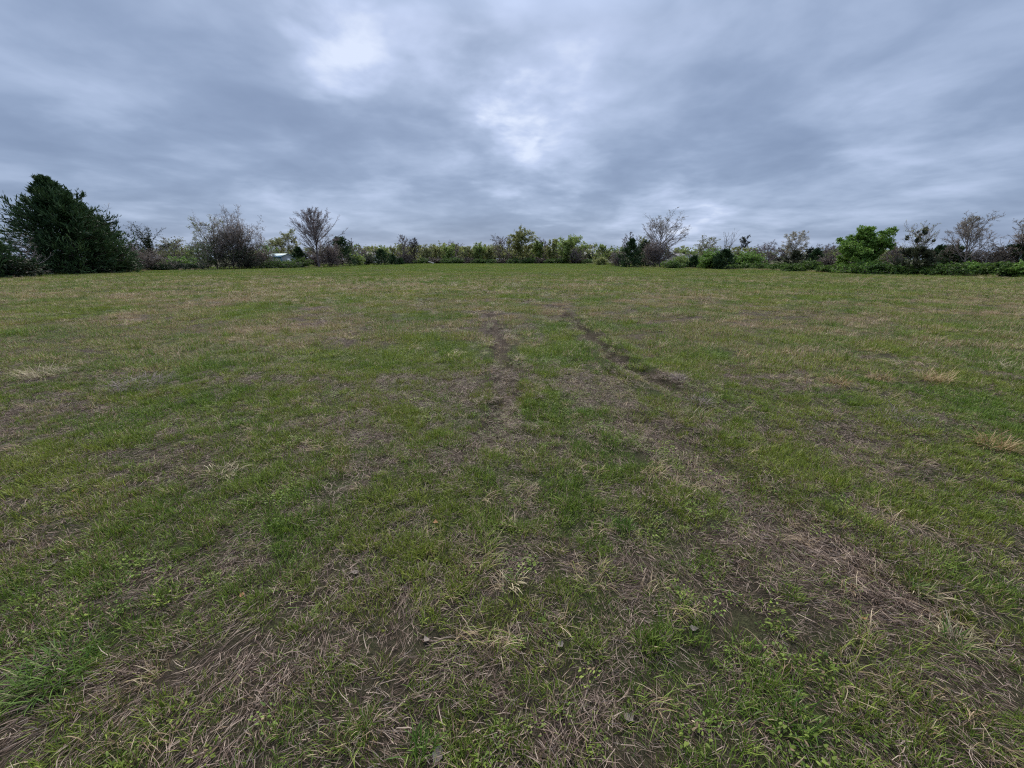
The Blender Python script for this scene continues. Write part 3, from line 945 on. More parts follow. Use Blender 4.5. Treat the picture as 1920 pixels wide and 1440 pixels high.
# ---- left edge, near to far
cedar('dark evergreen cedar cut off by the left border of the picture', -40, 438, 521, 62, group=E_L, dens=1.0)
tree('leafless grey sapling standing in front of the tall cedar at far left', 50, 436, 516, 34, Y=37, m_=B_GREY, n=(15, 6, 3), ang=(62, 45, 45), shape='column', clear=.12, trop=(.02, .02, .02, 0), twig=.006, group=E_L, lean=(-.25, 0))
cedar('tallest dark cedar on the left with a shaggy pointed top', 116, 329, 513, 90, dens=1.7, group=E_L, fsize=.27, power=.92)
cedar('dark cedar leaning against the right side of the tallest cedar', 168, 380, 512, 54, Y=47.5, dens=1.2, group=E_L, fsize=.26, power=.9)
cedar('lower broad cedar at the right foot of the big cedar group', 193, 428, 511, 36, Y=47, dens=1.2, group=E_L, power=.65)
tree('pale leafless tree showing above the shoulder of the big cedars', 192, 378, 505, 30, Y=58, m_=B_PALE, n=(14, 7, 4), twig=.008, group=E_L)
tree('thin bare tree half wrapped in dark ivy beside the big cedars', 277, 417, 506, 36, m_=B_DARK, n=(13, 7, 5), ang=(45, 42, 45), clear=.3, trunk=.8, twig=.010,
     extra=cover_leaves('ivy', L_IVY, 3600, .16, .05, .55, (0, 1), .95), name='ivy_tree', group=E_L)
shrub('tangled brown scrub under the ivy-wrapped tree', 270, 462, 508, 46, Y=56, leaf=L_BROWN, leaves=3, n=(8, 7, 5), stems=10, group=E_L)
shrub('low grey-brown scrub between the cedar group and the ivy tree', 241, 482, 509, 16, leaf=L_BROWN, leaves=3, n=(8, 6, 4), group=E_L)
tree('rounded leafless tree far behind, between ivy tree and wide tree', 327, 443, 492, 30, Y=95, n=FARN, leaf=L_OLIVE, leaves=1, lsize=.18, twig=.022, group=E_L)
tree('small leafless tree far behind the ivy tree', 252, 452, 492, 18, Y=90, n=FARN, twig=.02, group=E_L)
shrub('bright green bushes low behind the scrub left of the wide tree', 335, 482, 503, 34, Y=70, leaf=L_SPRING, leaves=7, lsize=.16, group=E_L)
shrub('low dark bramble thicket left of the wide spreading tree', 328, 490, 506, 28, leaf=L_IVY, leaves=6, stems=9, group=E_L)
tree('wide spreading tree, leafless with crooked limbs on its right', 438, 386, 504, 60, m_=B_GREY, shape='round', trunk=.42, stems=3, fan=.45, clear=.3, n=(10, 9, 8, 5), ang=(46, 46, 48, 48), lens=(.62, .5, .5),
     wander=(.1, .16, .2, .25), twig=.011, group=E_L)
tree('pale budding tree on the left of the wide spreading tree', 396, 402, 504, 40, m_=B_GREY, leaf=L_OLIVE, leaves=2, lsize=.10, trunk=.6, n=(13, 8, 6, 3), ang=(44, 42, 45, 45), twig=.010, name='budding_tree', group=E_L)
cedar('dark bushy cedar under the wide spreading tree', 432, 442, 504, 44, Y=66.5, dens=.9, leaf=L_CEDARB, group=E_L, power=.45)
shrub('grey leafless brush in front of the wide spreading tree', 462, 462, 504, 32, Y=65, leaf=L_IVY, leaves=2, n=(8, 6, 5), stems=9, m_=B_DARK, group=E_L)
shrub('olive brush at the left foot of the wide spreading tree', 382, 446, 505, 26, leaf=L_HEDGE, leaves=3, n=(8, 7, 5), m_=B_GREY, group=E_L)
shrub('dark thorny brush right of the wide spreading tree', 488, 470, 503, 20, leaf=L_BROWN, leaves=3, n=(8, 6, 5), group=E_L)
tree('bright green leafy tree behind the metal shed', 503, 456, 492, 17, Y=100, leaf=L_SPRING, leaves=3, lsize=.24, n=(12, 7, 5), clear=.1, name='leafy_tree', group=E_L)
tree('budding golden tree left of the tall fan-shaped bare tree', 549, 430, 492, 25, Y=112, leaf=L_GOLD, leaves=2, lsize=.20, n=FARN, clear=.3, twig=.02, name='budding_tree', group=E_L)
tree('smaller budding golden tree directly above the shed roof', 521, 446, 492, 17, Y=115, leaf=L_GOLD, leaves=2, lsize=.20, n=FARN, clear=.3, twig=.02, name='budding_tree', group=E_L)
cedar('small dark cedar between the shed and the fan-shaped tree', 561, 464, 500, 13, Y=82, dens=1.0, group=E_L)
shrub('green bramble bush in front of the metal shed', 524, 485, 503, 36, leaf=L_HEDGE, leaves=8, lsize=.13, stems=9, group=E_L)
shrub('green leafy bush left of the metal shed', 497, 478, 503, 17, Y=78, leaf=L_HEDGE, leaves=8, lsize=.14, group=E_L)
shrub('low bramble bush at the left foot of the fan-shaped tree', 566, 484, 501, 20, leaf=L_HEDGE, leaves=7, lsize=.13, group=E_L)
tree('tall leafless fan-shaped tree with upswept branches on the left edge', 590, 387, 501, 39, shape='ovate', n=(60, 11, 7, 4), ang=(40, 24, 26, 30), trop=(.0, .03, .03, .02), wander=(.02, .05, .08, .12), clear=.18, trunk=.97,
     lens=(.34, .5, .5), twig=.008, group=E_L, m_=B_MAUVE)
shrub('purple-grey leafless brush right of the fan-shaped tree', 618, 455, 499, 26, Y=84, n=(9, 8, 6), leaf=L_BROWN, leaves=1, stems=10, m_=B_MAUVE, twig=.014, group=E_L)
shrub('grey leafless brush at the foot of the fan-shaped tree', 590, 470, 500, 24, Y=86, n=(9, 8, 5), leaf=L_BROWN, leaves=1, stems=9, m_=B_MAUVE, twig=.013, group=E_L)
cedar('dark round-topped cedar right of the fan-shaped tree', 640, 445, 499, 25, Y=93, dens=1.0, group=E_L, power=.5)
tree('narrow leafless tree behind the dark round-topped cedar', 660, 446, 494, 12, Y=118, shape='ovate', n=FARN, ang=(35, 30, 35, 40), twig=.02, group=E_L)
tree('low spreading leafless tree right of the dark round-topped cedar', 684, 461, 494, 20, Y=120, n=FARN, twig=.02, group=E_L)
shrub('yellow-green bush at the foot of the dark round-topped cedar', 671, 476, 498, 13, leaf=L_LIME, leaves=5, lsize=.18, stems=6, group=E_L)
shrub('dark leafless brush between yellow-green bush and twin cedars', 690, 476, 497, 14, leaf=L_IVY, leaves=4, lsize=.16, group=E_L)
tree('yellow-green tree rising behind the twin cedars', 719, 460, 492, 16, Y=150, leaf=L_LIME, leaves=3, lsize=.34, n=(11, 6, 5), name='leafy_tree', group=E_L, twig=.025)
cedar('dark cedar, larger of the two on the left near the far corner', 715, 469, 497, 15, Y=112, dens=1.0, group=E_L, power=.5)
cedar('dark cedar, smaller of the two on the left near the far corner', 736, 479, 497, 9, Y=116, dens=1.1, group=E_L, power=.5)
cedar('small round dark cedar at the far left corner of the field', 750, 486, 497, 8, Y=118, dens=1.2, group=E_L, power=.4)
tree('brownish budding tree behind the small round corner cedar', 739, 460, 494, 12, Y=150, leaf=L_GOLD, leaves=1, lsize=.25, n=FARN, twig=.025, name='budding_tree', group=E_F)

shrub('dark brush at the left border under the cut-off cedar', 12, 476, 520, 40, leaf=L_IVY, leaves=5, n=(9, 7, 5), stems=10, lsize=.14, group=E_L)

# ---- far edge, left to right
tree('tall leafless tree at the left end of the far tree line', 756, 439, 495, 15, Y=140, shape='ovate', n=(22, 8, 6, 3), ang=(38, 32, 35, 40), twig=.022, group=E_F)
tree('second tall leafless tree at the left end of the far line', 777, 445, 495, 14, Y=142, shape='ovate', n=(24, 8, 6, 3), ang=(34, 30, 35, 40), twig=.026, m_=B_DARK, clear=.05, group=E_F)
far = [  # px, top, half, kind
    (797, 457, 13, 'grey', 'budding grey-green tree just right of the two tall bare ones'),
    (820, 459, 14, 'olive', 'low budding tree behind the white log'),
    (838, 457, 11, 'lime', 'fresh green tree left of the dark bare tree on the far edge'),
    (853, 450, 14, 'bare', 'dark leafless tree midway between far left corner and golden oak'),
    (874, 461, 11, 'grey', 'greyish budding tree next to the dark bare tree on the far edge'),
    (896, 455, 15, 'lime', 'forked yellow-green tree in the far line'),
    (918, 462, 10, 'gold', 'small golden budding tree in the far line'),
    (936, 441, 14, 'bare', 'leafless tall tree left of the golden oak'),
    (953, 443, 11, 'bare', 'leafless slender tree touching the golden oak'),
    (1008, 452, 10, 'lime', 'yellow-green tree right behind the golden oak'),
    (1019, 447, 11, 'bare', 'dark-limbed bare tree right of the golden oak'),
    (1033, 448, 10, 'olive', 'slim olive-green tree left of the large willowy green tree'),
    (1046, 450, 10, 'bare', 'bare tree touching the large willowy green tree'),
]
for px, top, half, kind, lab in far:
    Yf = 150 + (px * 7 % 11)
    lf = {'grey': L_OLIVE, 'olive': L_OLIVE, 'lime': L_LIME, 'gold': L_GOLD, 'bare': None}[kind]
    tree(lab, px, top, 494, half * 1.3, Y=Yf, leaf=lf, leaves={'grey': 1, 'olive': 2, 'lime': 3, 'gold': 2, 'bare': 0}[kind], lsize=.32, n=FARN, twig=.028, clear=.1,
         ang=(42, 38, 42, 45), name='bare_tree' if kind == 'bare' else 'budding_tree', m_=B_GREY if kind == 'grey' else B_MAUVE, group=E_F)
tree('golden-olive budding oak, tallest tree in the far line', 981, 425, 494, 27, Y=150, leaf=L_GOLD, leaves=3, lsize=.34, n=(22, 8, 6, 3), clear=.22, ang=(52, 42, 45, 45), twig=.022, m_=B_DARK, shape='round', name='budding_tree', group=E_F)
tree('large willowy yellow-green tree at the right end of the far line', 1074, 442, 495, 28, Y=146, leaf=L_LIME, leaves=4, lsize=.34, n=(20, 8, 6, 3), clear=.08, name='leafy_tree', m_=B_MAUVE, twig=.024, group=E_F)
tree('grey leafless thicket tree in front of the willowy green tree', 1080, 464, 496, 20, Y=141, n=FARN, clear=.03, twig=.03, group=E_F)
tree('grey-green leafy tree just right of the gap in the far line', 1131, 456, 497, 17, Y=118, leaf=L_LIME, leaves=2, lsize=.22, n=FARN, clear=.1, name='leafy_tree', group=E_R, twig=.02)
tree('low dark tree at the left side of the gap right of the willowy tree', 1112, 474, 497, 12, Y=150, leaf=L_IVY, leaves=2, lsize=.28, n=FARN, clear=.05, name='leafy_tree', group=E_F, twig=.024)
shrub('yellow-olive rounded bush at the gap in the far line', 1126, 482, 498, 13, Y=106, leaf=L_OLIVE, leaves=6, lsize=.18, group=E_R)
FEET = ['foot of the second tall bare far tree', 'left end of the far line, under the tall bare trees', 'foot of the budding tree behind the white log', 'foot of the fresh green far tree', 'foot of the dark bare far tree',
        'foot of the greyish budding far tree', 'foot of the forked yellow-green tree', 'foot of the small golden far tree', 'foot of the tall bare tree left of the oak',
        'left foot of the golden oak', 'right foot of the golden oak', 'front of the pale house beside the oak', 'foot of the slim olive-green far tree', 'left foot of the willowy green tree', 'right foot of the willowy green tree', 'gap right of the willowy green tree']
FX = [771, 793, 816, 838, 856, 876, 898, 919, 938, 962, 992, 1012, 1034, 1056, 1080, 1103]
for q_, (px, ft) in enumerate(zip(FX, FEET)):
    shrub('low dark bush at the ' + ft, px, 483 + (px * 13 % 4), 495, 16, Y=146 + q_ % 3, leaf=(L_HEDGE, L_HEDGE, L_BROWN)[(q_ * 7) % 3], leaves=4, lsize=.26, n=(8, 6, 4), stems=7, twig=.02,
          group='bushes along the foot of the far trees')
shrub('grey brush filling the foot of the two tall bare trees', 760, 474, 496, 17, Y=141, leaf=L_BROWN, leaves=3, lsize=.22, n=(9, 7, 5), stems=10, twig=.02, group='bushes along the foot of the far trees')
# second row, seen only through the first
def second_row(lst, lab, grp, Y0):
    for q_, (px, top, half) in enumerate(lst):
        k_ = (px * 7) % 5
        tree(lab, px, top, 494, half, Y=Y0 + (px * 11) % 17, leaf=(L_OLIVE, L_BROWN, L_LIME, L_OLIVE, L_LIME)[k_], leaves=(2, 1, 2, 1, 1)[k_], lsize=.50 * Y0 / 165, n=(14, 6, 5, 2), twig=.046 * Y0 / 165, clear=.06, m_=(B_GREY, B_MAUVE)[k_ % 2],
             name='background_tree', group=grp)
second_row([(x, 456 + (x * 17) % 11, 26) for x in range(690, 1100, 15)], 'tree in the second row, behind the far tree line', 'second row behind the far trees', 168)
second_row([(x, 461 + (x * 17) % 8, 25) for x in range(1135, 1720, 26)], 'low tree in the second row, behind the right edge', 'second row behind the right edge', 125)
second_row([(x, 460 + (x * 17) % 8, 24) for x in range(222, 690, 31)], 'low tree in the second row, behind the left edge', 'second row behind the left edge', 122)

# ---- right edge, far to near
tree('leafless spreading tree behind the dark cedar pair on the right', 1172, 434, 496, 20, Y=112, n=FARN, twig=.02, shape='ovate', ang=(42, 34, 38, 40), group=E_R)
tree('pale budding tree between dark cedar pair and tall bare tree', 1198, 442, 496, 16, Y=112, n=FARN, leaf=L_OLIVE, leaves=1, lsize=.2, twig=.018, name='budding_tree', group=E_R)
shrub('grey leafless brush left of the dark cedar pair', 1160, 470, 499, 18, Y=92, leaf=L_BROWN, leaves=1, n=(9, 7, 5), stems=9, twig=.014, m_=B_MAUVE, group=E_R)
cedar('dark cedar, left one of the pair at the right of the far line', 1182, 448, 501, 20, dens=1.0, group=E_R, power=.55)
cedar('dark cedar, right one of the pair, beside the grey brush', 1208, 454, 501, 20, Y=88, dens=1.0, group=E_R, power=.5)
shrub('broad grey-brown leafless brush below the tall bare tree', 1232, 450, 502, 30, Y=80, leaf=L_BROWN, leaves=2, n=(9, 7, 5), stems=10, twig=.016, m_=B_MAUVE, group=E_R)
tree('tallest leafless tree on the right with an open airy crown', 1243, 395, 501, 41, Y=84, m_=B_GREY, n=(26, 10, 7, 4), ang=(44, 34, 38, 42), clear=.22, trunk=.93, twig=.009, shape='round', leaf=L_OLIVE, leaves=1, lsize=.05, group=E_R)
shrub('bright green bush right of the tall bare tree', 1278, 478, 502, 20, leaf=L_LIME, leaves=7, lsize=.14, stems=8, group=E_R)
shrub('yellow-green bramble at the foot of the tall bare tree', 1262, 488, 503, 22, leaf=L_HEDGE, leaves=8, lsize=.14, stems=8, group=E_R)
cedar('small dark cedar between two green bushes on the right', 1301, 482, 503, 9, dens=1.1, group=E_R, power=.5)
tree('broad budding tree behind the green thicket on the right', 1323, 442, 496, 28, Y=100, leaf=L_OLIVE, leaves=2, lsize=.13, n=(17, 8, 6, 3), ang=(50, 38, 42, 45), clear=.12, trunk=.8, twig=.018, name='budding_tree', group=E_R)
shrub('large fresh green thicket left of the dead tree', 1336, 468, 504, 27, leaf=L_SPRING, leaves=7, lsize=.16, n=(9, 7, 5), stems=10, group=E_R)
shrub('grey-green brush at the left end of the green thicket', 1306, 476, 504, 15, Y=76, leaf=L_HEDGE, leaves=4, n=(8, 6, 5), group=E_R)
tree('dead tree with bare upright stems rising from dark cedar', 1362, 428, 504, 13, m_=B_GREY, n=(9, 4, 3), ang=(26, 30, 40), trop=(.0, .06, .04, 0), stems=2, fan=.06, clear=.35, trunk=.9, twig=.009, name='dead_tree', group=E_R)
cedar('low dark cedar around the foot of the dead tree', 1358, 470, 505, 18, dens=1.0, group=E_R, power=.45)
shrub('fresh green thicket right of the dead tree', 1398, 473, 504, 27, Y=69, leaf=L_SPRING, leaves=7, lsize=.16, n=(9, 7, 5), stems=10, group=E_R)
# solitary pine far behind
def pine_tufts(t, rng, lev, H, R):
    p = lev[1][0][:, 3:].reshape(-1, 3); par = np.repeat(np.arange(len(p)), 26)
    P = p[par] + unit(rng.normal(size=(len(par), 3))) * rng.uniform(.1, .75, (len(par), 1)) * np.array([1, 1, .6])
    t.part('needles', leaves_mesh('needles', rng, P, None, .42, L_PINE, 2.0, par))
tree('solitary tall dark pine far behind the green thicket', 1393, 442, 492, 11, Y=150, m_=B_DARK, n=(15,), shape='column', clear=.4, ang=(70,), trop=(0, .05, 0, 0), kk=(8, 5), name='pine_tree', extra=pine_tufts, group=E_R)
tree('small round dark tree beside the solitary pine', 1411, 466, 492, 9, Y=150, leaf=L_IVY, leaves=2, lsize=.35, n=(12, 6, 4), twig=.03, group=E_R, name='leafy_tree')
tree('leafless tree left of the pale blossoming tree', 1446, 450, 500, 24, Y=84, n=MEDN, ang=(48, 40, 42, 45), twig=.014, clear=.15, group=E_R)
tree('pale whitish blossoming tree on the right, behind dark brush', 1491, 433, 498, 22, Y=84, leaf=L_PALE, leaves=2, lsize=.11, n=MEDN, clear=.25, twig=.012, m_=B_GREY, name='blossoming_tree', group=E_R)
tree('thin leafless brushy tree at the left of the bare one', 1420, 464, 502, 18, Y=80, n=FARN, clear=.05, twig=.016, group=E_R)
tree('small dome-shaped dark tree right of the blossoming tree', 1516, 463, 497, 10, Y=110, leaf=L_PINE, leaves=4, lsize=.30, n=(12, 7, 4), clear=.2, name='leafy_tree', group=E_R)
for q_, (px, top, lab) in enumerate([(1537, 457, 'low leafless tree, left of three near the bright green tree'), (1556, 455, 'low leafless tree, middle of three near the bright green tree'), (1575, 456, 'low leafless tree closest to the bright green tree')]):
    tree(lab, px, top, 498, 17, Y=86 + q_ * 2, n=FARN, twig=.017, shape='round', group=E_R, clear=.1)
cedar('dark low cedar under the pale blossoming tree', 1492, 474, 507, 16, Y=57, dens=.9, leaf=L_CEDARB, group=E_R, power=.45)
cedar('dark slim cedar right of the blossoming tree', 1529, 468, 507, 12, Y=62, dens=.9, group=E_R, power=.6)
shrub('grey-brown brush just left of the bright green tree', 1548, 480, 510, 20, Y=52, leaf=L_BROWN, leaves=3, n=(8, 7, 5), group=E_R)
tree('big bright green leafy tree, broad and rounded', 1615, 427, 512, 44, leaf=L_SPRING, leaves=4, lsize=.19, seed=4243, n=(34, 9, 6, 3), clear=.03, trunk=.9, ang=(62, 45, 48, 50), twig=.008, shape='round', m_=B_DARK, name='leafy_tree', lt0=.0, group=E_R)
shrub('leafy green skirt bush at the foot of the bright green tree', 1620, 488, 513, 38, leaf=L_SPRING, leaves=6, lsize=.13, n=(9, 7, 5), stems=11, group=E_R)
tree('brownish bare bush-like tree right of the bright green tree', 1680, 458, 510, 22, Y=58, n=FARN, leaf=L_BROWN, leaves=1, lsize=.1, twig=.013, clear=.05, group=E_R)
tree('sparse tree dotted with dark round mistletoe balls', 1727, 414, 511, 36, Y=48, m_=B_GREY, stems=3, fan=.3, n=(9, 7, 5), ang=(42, 38, 42), trunk=.75, clear=.35, twig=.011, shape='round',
     extra=ball_clumps('mistletoe_ball', L_IVY, 20, .17, .6), leaf=L_OLIVE, leaves=1, lsize=.10, name='mistletoe_tree', group=E_R)
cedar('dark bushy cedar under the mistletoe tree', 1718, 470, 515, 32, dens=1.1, leaf=L_CEDARB, group=E_R, power=.45)
cedar('dark cedar right of the mistletoe tree, reaching half its height', 1762, 462, 512, 22, Y=50, dens=1.0, group=E_R, power=.6)
cedar('dark cedar between the mistletoe tree and the grey bare trees', 1785, 464, 513, 26, Y=47, dens=1.0, group=E_R, power=.5)
shrub('dark grey thicket below the left grey bare tree', 1800, 468, 513, 40, Y=47.5, leaf=L_BROWN, leaves=3, n=(9, 7, 5), stems=10, m_=B_DARK, group=E_R)
tree('large grey bare tree with fine twigs, left of the right-hand pair', 1826, 397, 514, 44, Y=45, m_=B_GREY, n=(28, 10, 7, 3), ang=(44, 34, 38, 42), clear=.1, twig=.009, shape='ovate', leaf=L_PALE, leaves=1, lsize=.05, group=E_R)
tree('large grey bare tree cut off by the right border', 1912, 394, 516, 44, Y=44, m_=B_GREY, n=(28, 10, 7, 3), ang=(44, 34, 38, 42), clear=.15, twig=.009, shape='round', leaf=L_PALE, leaves=1, lsize=.05, group=E_R)
cedar('dark cedar behind the hedge at the right border', 1905, 462, 516, 34, Y=44, dens=1.0, group=E_R, power=.5)
shrub('dark tangled brush between the two grey bare trees', 1868, 464, 515, 34, Y=44.5, leaf=L_BROWN, leaves=3, n=(9, 7, 5), stems=10, m_=B_GREY, group=E_R)
tree('thin white-barked trunk standing between the two grey bare trees', 1852, 472, 512, 9, Y=43, m_=B_PALE, n=(7, 4), ang=(40, 40), kk=(8, 4, 3), r0=.06, twig=.008, group=E_R)
# tall rough grass where the mown field meets the hedges
rng = np.random.default_rng(77)
edge = [poly_px([(-60, 521), (130, 513.5), (280, 508), (440, 504.5), (600, 501), (660, 498.5)]), poly_px([(1160, 500.5), (1250, 502.5), (1360, 505), (1480, 508.5), (1600, 513), (1720, 516), (1830, 518.5), (1960, 521)]),
        np.array([[-45, 146.0], [-10, 145.0], [25, 144.0], [36, 120]])]
Xs, Ys = [], []
for P_ in edge:
    for a_, b_ in zip(P_[:-1], P_[1:]):
        L_ = np.hypot(*(b_ - a_)); n_ = int(L_ * 9); t_ = rng.uniform(0, 1, n_)
        o_ = rng.normal(0, .45, (n_, 2))
        Xs.append(a_[0] + (b_[0] - a_[0]) * t_ + o_[:, 0]); Ys.append(a_[1] + (b_[1] - a_[1]) * t_ + o_[:, 1])
X, Y = np.concatenate(Xs), np.concatenate(Ys)
k = rng.uniform(size=len(X)) < .15 + .85 * sstep(.4, .65, fbm(X / 3, Y / 3, 371, 2)); X, Y = sub(k, X, Y)
scatter('margin_grass', 'tall rough grass along the foot of the hedges and trees',
        [clump_obj('t', dry_tuft(280 + q_, 60, .16, (.15, .42), (.006, .012), 3) + green_clump(285 + q_, 60, .2, (.1, .32), (.006, .012), .6, 3), m_blade) for q_ in range(4)], X, Y,
        rng.uniform(.6, 1.3, len(X)), rng.uniform(.1, .9, len(X)), rng.uniform(.8, 1.1, len(X)), rng.uniform(.2, 1, len(X)), rng)
# bramble hedge along the right edge and patches on the left
hedge_r = [(1400, 494, 505, 24), (1432, 493, 506, 22), (1462, 494, 507, 22), (1492, 495, 509, 20), (1520, 489, 509, 22), (1556, 497, 511, 20), (1660, 494, 514, 22),
           (1690, 498, 515, 20), (1748, 495, 516, 26), (1786, 494, 517, 28), (1822, 492, 517, 26), (1858, 494, 518, 26), (1893, 492, 519, 28), (1930, 490, 520, 30)]
HW = ['below the solitary pine', 'below the thin brushy bare tree', 'left of the pale blossoming tree', 'below the pale blossoming tree', 'below the small dome-shaped tree', 'touching the bright green tree on its left',
      'touching the bright green tree on its right', 'left of the mistletoe tree', 'right of the mistletoe tree', 'in front of the last dark cedar', 'in front of the left grey bare tree',
      'below the white-barked trunk', 'in front of the right grey bare tree', 'cut off by the right border']
for q_, (px, top, base, half) in enumerate(hedge_r):
    shrub('low green bramble in the right-hand hedge, ' + HW[q_], px, top, base, half, leaf=(L_HEDGE, L_SPRING, L_HEDGE)[q_ % 3] if q_ > 7 else L_HEDGE, leaves=8, lsize=.12, n=(7, 6, 4), stems=9, fan=.9, twig=.008,
          name='bramble', group='brambles in the right-hand hedge')
hedge_l = [(300, 497, 507, 18), (360, 496, 506, 18), (552, 492, 502, 16)]
for q_, (px, top, base, half) in enumerate(hedge_l):
    shrub('low dark bramble in the left thicket, ' + ('right of the ivy-wrapped tree', 'left of the wide spreading tree', 'in front of the shed')[q_], px, top, base, half, leaf=L_IVY, leaves=6, lsize=.12, n=(7, 6, 4), stems=8, fan=.9, name='bramble', group='brambles in the left-hand thicket')

# ------------------------------------------------------------------ shed and houses behind the trees
def flat_mat(name, c, rough=.6, var=.15, scale=6):
    m, n, out = new_mat(name)
    P = n.n('ShaderNodeTexCoord').outputs['Object']
    f = n.noise(P, scale, 4, .6)
    lo, hi = tuple(x * (1 - var) for x in c), tuple(min(1, x * (1 + var)) for x in c)
    n.put(out.inputs[0], principled(n, n.ramp(f, [(.3, lo), (.7, hi)]), rough, .3))
    return m


M_WALL = flat_mat('painted_metal_pale', (.36, .37, .38), .5, .05)
M_TEAL = flat_mat('teal_trim', (.03, .13, .19), .5)
M_ROOFT = flat_mat('roof_metal_light', (.24, .33, .34), .45, .08)
M_CREAM = flat_mat('cream_siding', (.55, .49, .41), .7, .08)
M_BEIGE = flat_mat('beige_siding', (.42, .38, .32), .7, .08)
M_SHING = flat_mat('grey_shingles', (.20, .19, .19), .9, .2, 3)
M_GLASS = flat_mat('window_glass', (.03, .035, .04), .15, .1)
M_DOOR = flat_mat('door_paint', (.75, .74, .72), .5, .05)


def boxes(name, lst, mat, parent):
    V, F, off = [], [], 0
    for (x0, x1, y0, y1, z0, z1) in lst:
        V.append(np.array([[x, y, z] for z in (z0, z1) for y in (y0, y1) for x in (x0, x1)]))
        F.append(np.array([[0, 2, 3, 1], [4, 5, 7, 6], [0, 1, 5, 4], [2, 6, 7, 3], [0, 4, 6, 2], [1, 3, 7, 5]]) + off); off += 8
    return link(name, mesh_np(name, np.concatenate(V), [np.concatenate(F)], [mat]), parent)


def gable_house(name, label, cat, x, y, rz, W, D, He, Hr, wall, roof, trim, windows=(), doors=(), over=.3, chimney=False, group=None):
    """ridge along local x; front is local -y"""
    t = link(name, None, None, (x, y, -.05), rz); t.empty_display_size = .5; tag(t, label, cat, group)
    w2, d2 = W / 2, D / 2
    V = np.array([[sx * w2, sy * d2, z] for z in (0, He) for sy in (-1, 1) for sx in (-1, 1)] + [[-w2, 0, Hr - .06], [w2, 0, Hr - .06]])
    F4 = np.array([[0, 1, 5, 4], [3, 2, 6, 7]]); F5 = [np.array([[2, 0, 4, 8, 6]]), np.array([[1, 3, 7, 9, 5]])]
    link('wall', mesh_np('wall', V, [F4] + F5, [wall]), t)
    sl_ = (Hr - He) / d2
    for sg in (-1, 1):
        ye, ze = sg * (d2 + over), He - over * sl_
        x2 = w2 + over
        a = [[-x2, ye, ze], [x2, ye, ze], [x2, 0, Hr], [-x2, 0, Hr]]
        Vr = np.array(a + [[p[0], p[1], p[2] + .10] for p in a])
        Fr = np.array([[0, 1, 2, 3], [7, 6, 5, 4], [0, 4, 5, 1], [1, 5, 6, 2], [2, 6, 7, 3], [3, 7, 4, 0]])
        o = link('roof', mesh_np('roof', Vr, [Fr if sg > 0 else Fr[:, ::-1]], [roof]), t)
        boxes('fascia', [(-x2, x2, min(ye, ye + sg * .05), max(ye, ye + sg * .05), ze - .14, ze + .115)], trim, o)
    boxes('corner_trim', [(sx * w2 - .07, sx * w2 + .07, sy * d2 - .07, sy * d2 + .07, 0, He) for sx in (-1, 1) for sy in (-1, 1)], trim, t)
    for (xc, zc_, ww, hh) in windows:
        o = boxes('window', [(xc - ww / 2, xc + ww / 2, -d2 - .04, -d2 + .02, zc_ - hh / 2, zc_ + hh / 2)], M_GLASS, t)
        boxes('frame', [(xc - ww / 2 - .07, xc - ww / 2, -d2 - .07, -d2 + .02, zc_ - hh / 2 - .07, zc_ + hh / 2 + .07), (xc + ww / 2, xc + ww / 2 + .07, -d2 - .07, -d2 + .02, zc_ - hh / 2 - .07, zc_ + hh / 2 + .07),
                        (xc - ww / 2, xc + ww / 2, -d2 - .07, -d2 + .02, zc_ + hh / 2, zc_ + hh / 2 + .07), (xc - ww / 2, xc + ww / 2, -d2 - .07, -d2 + .02, zc_ - hh / 2 - .07, zc_ - hh / 2)], M_DOOR, o)
    for (side, c_, ww, hh, mt) in doors:
        if side == 'front': o = boxes('door', [(c_ - ww / 2, c_ + ww / 2, -d2 - .05, -d2 + .02, 0, hh)], mt, t)
        else: o = boxes('door', [(w2 - .02, w2 + .05, c_ - ww / 2, c_ + ww / 2, 0, hh)], mt, t)
    if chimney: boxes('chimney', [(w2 * .4, w2 * .4 + .6, .2, .8, Hr - .6, Hr + .7)], M_SHING, t)
    return t


x, _ = at_depth(524, 482, 97)
gable_house('metal_shed', 'small pale metal shed with a teal-trimmed roof behind the brambles', 'shed', x, 97, math.radians(-24), 5.6, 3.4, 2.1, 2.75, M_WALL, M_ROOFT, M_TEAL, doors=[('end', .2, .9, 1.7, M_DOOR)], over=.15)
x, _ = at_depth(985, 488, 185)
gable_house('house', 'low pale house half hidden behind the golden oak', 'house', x, 185, math.radians(4), 17, 8, 2.6, 4.2, M_CREAM, M_SHING, M_DOOR, windows=[(-6, 1.5, 1.6, 1.1), (-2, 1.5, 1.6, 1.1), (5.5, 1.5, 1.6, 1.1)], doors=[('front', 1.8, 1.0, 2.05, M_DOOR)], chimney=True, group='houses behind the far trees')
x, _ = at_depth(1032, 488, 190)
gable_house('house', 'grey-roofed beige house behind the trees right of the golden oak', 'house', x, 190, math.radians(-6), 13, 8, 2.6, 4.4, M_BEIGE, M_SHING, M_DOOR, windows=[(-4, 1.5, 1.5, 1.1), (4, 1.5, 1.5, 1.1)], doors=[('front', 0, 1.0, 2.05, M_DOOR)], group='houses behind the far trees')
x, _ = at_depth(1106, 482, 200)
gable_house('house', 'house roof showing in the gap right of the willowy green tree', 'house', x, 200, math.radians(10), 9, 8, 2.7, 4.6, M_BEIGE, M_SHING, M_DOOR, windows=[(-2, 1.5, 1.4, 1.1), (2.4, 1.5, 1.4, 1.1)], group='houses behind the far trees')
x, _ = at_depth(699, 480, 165)
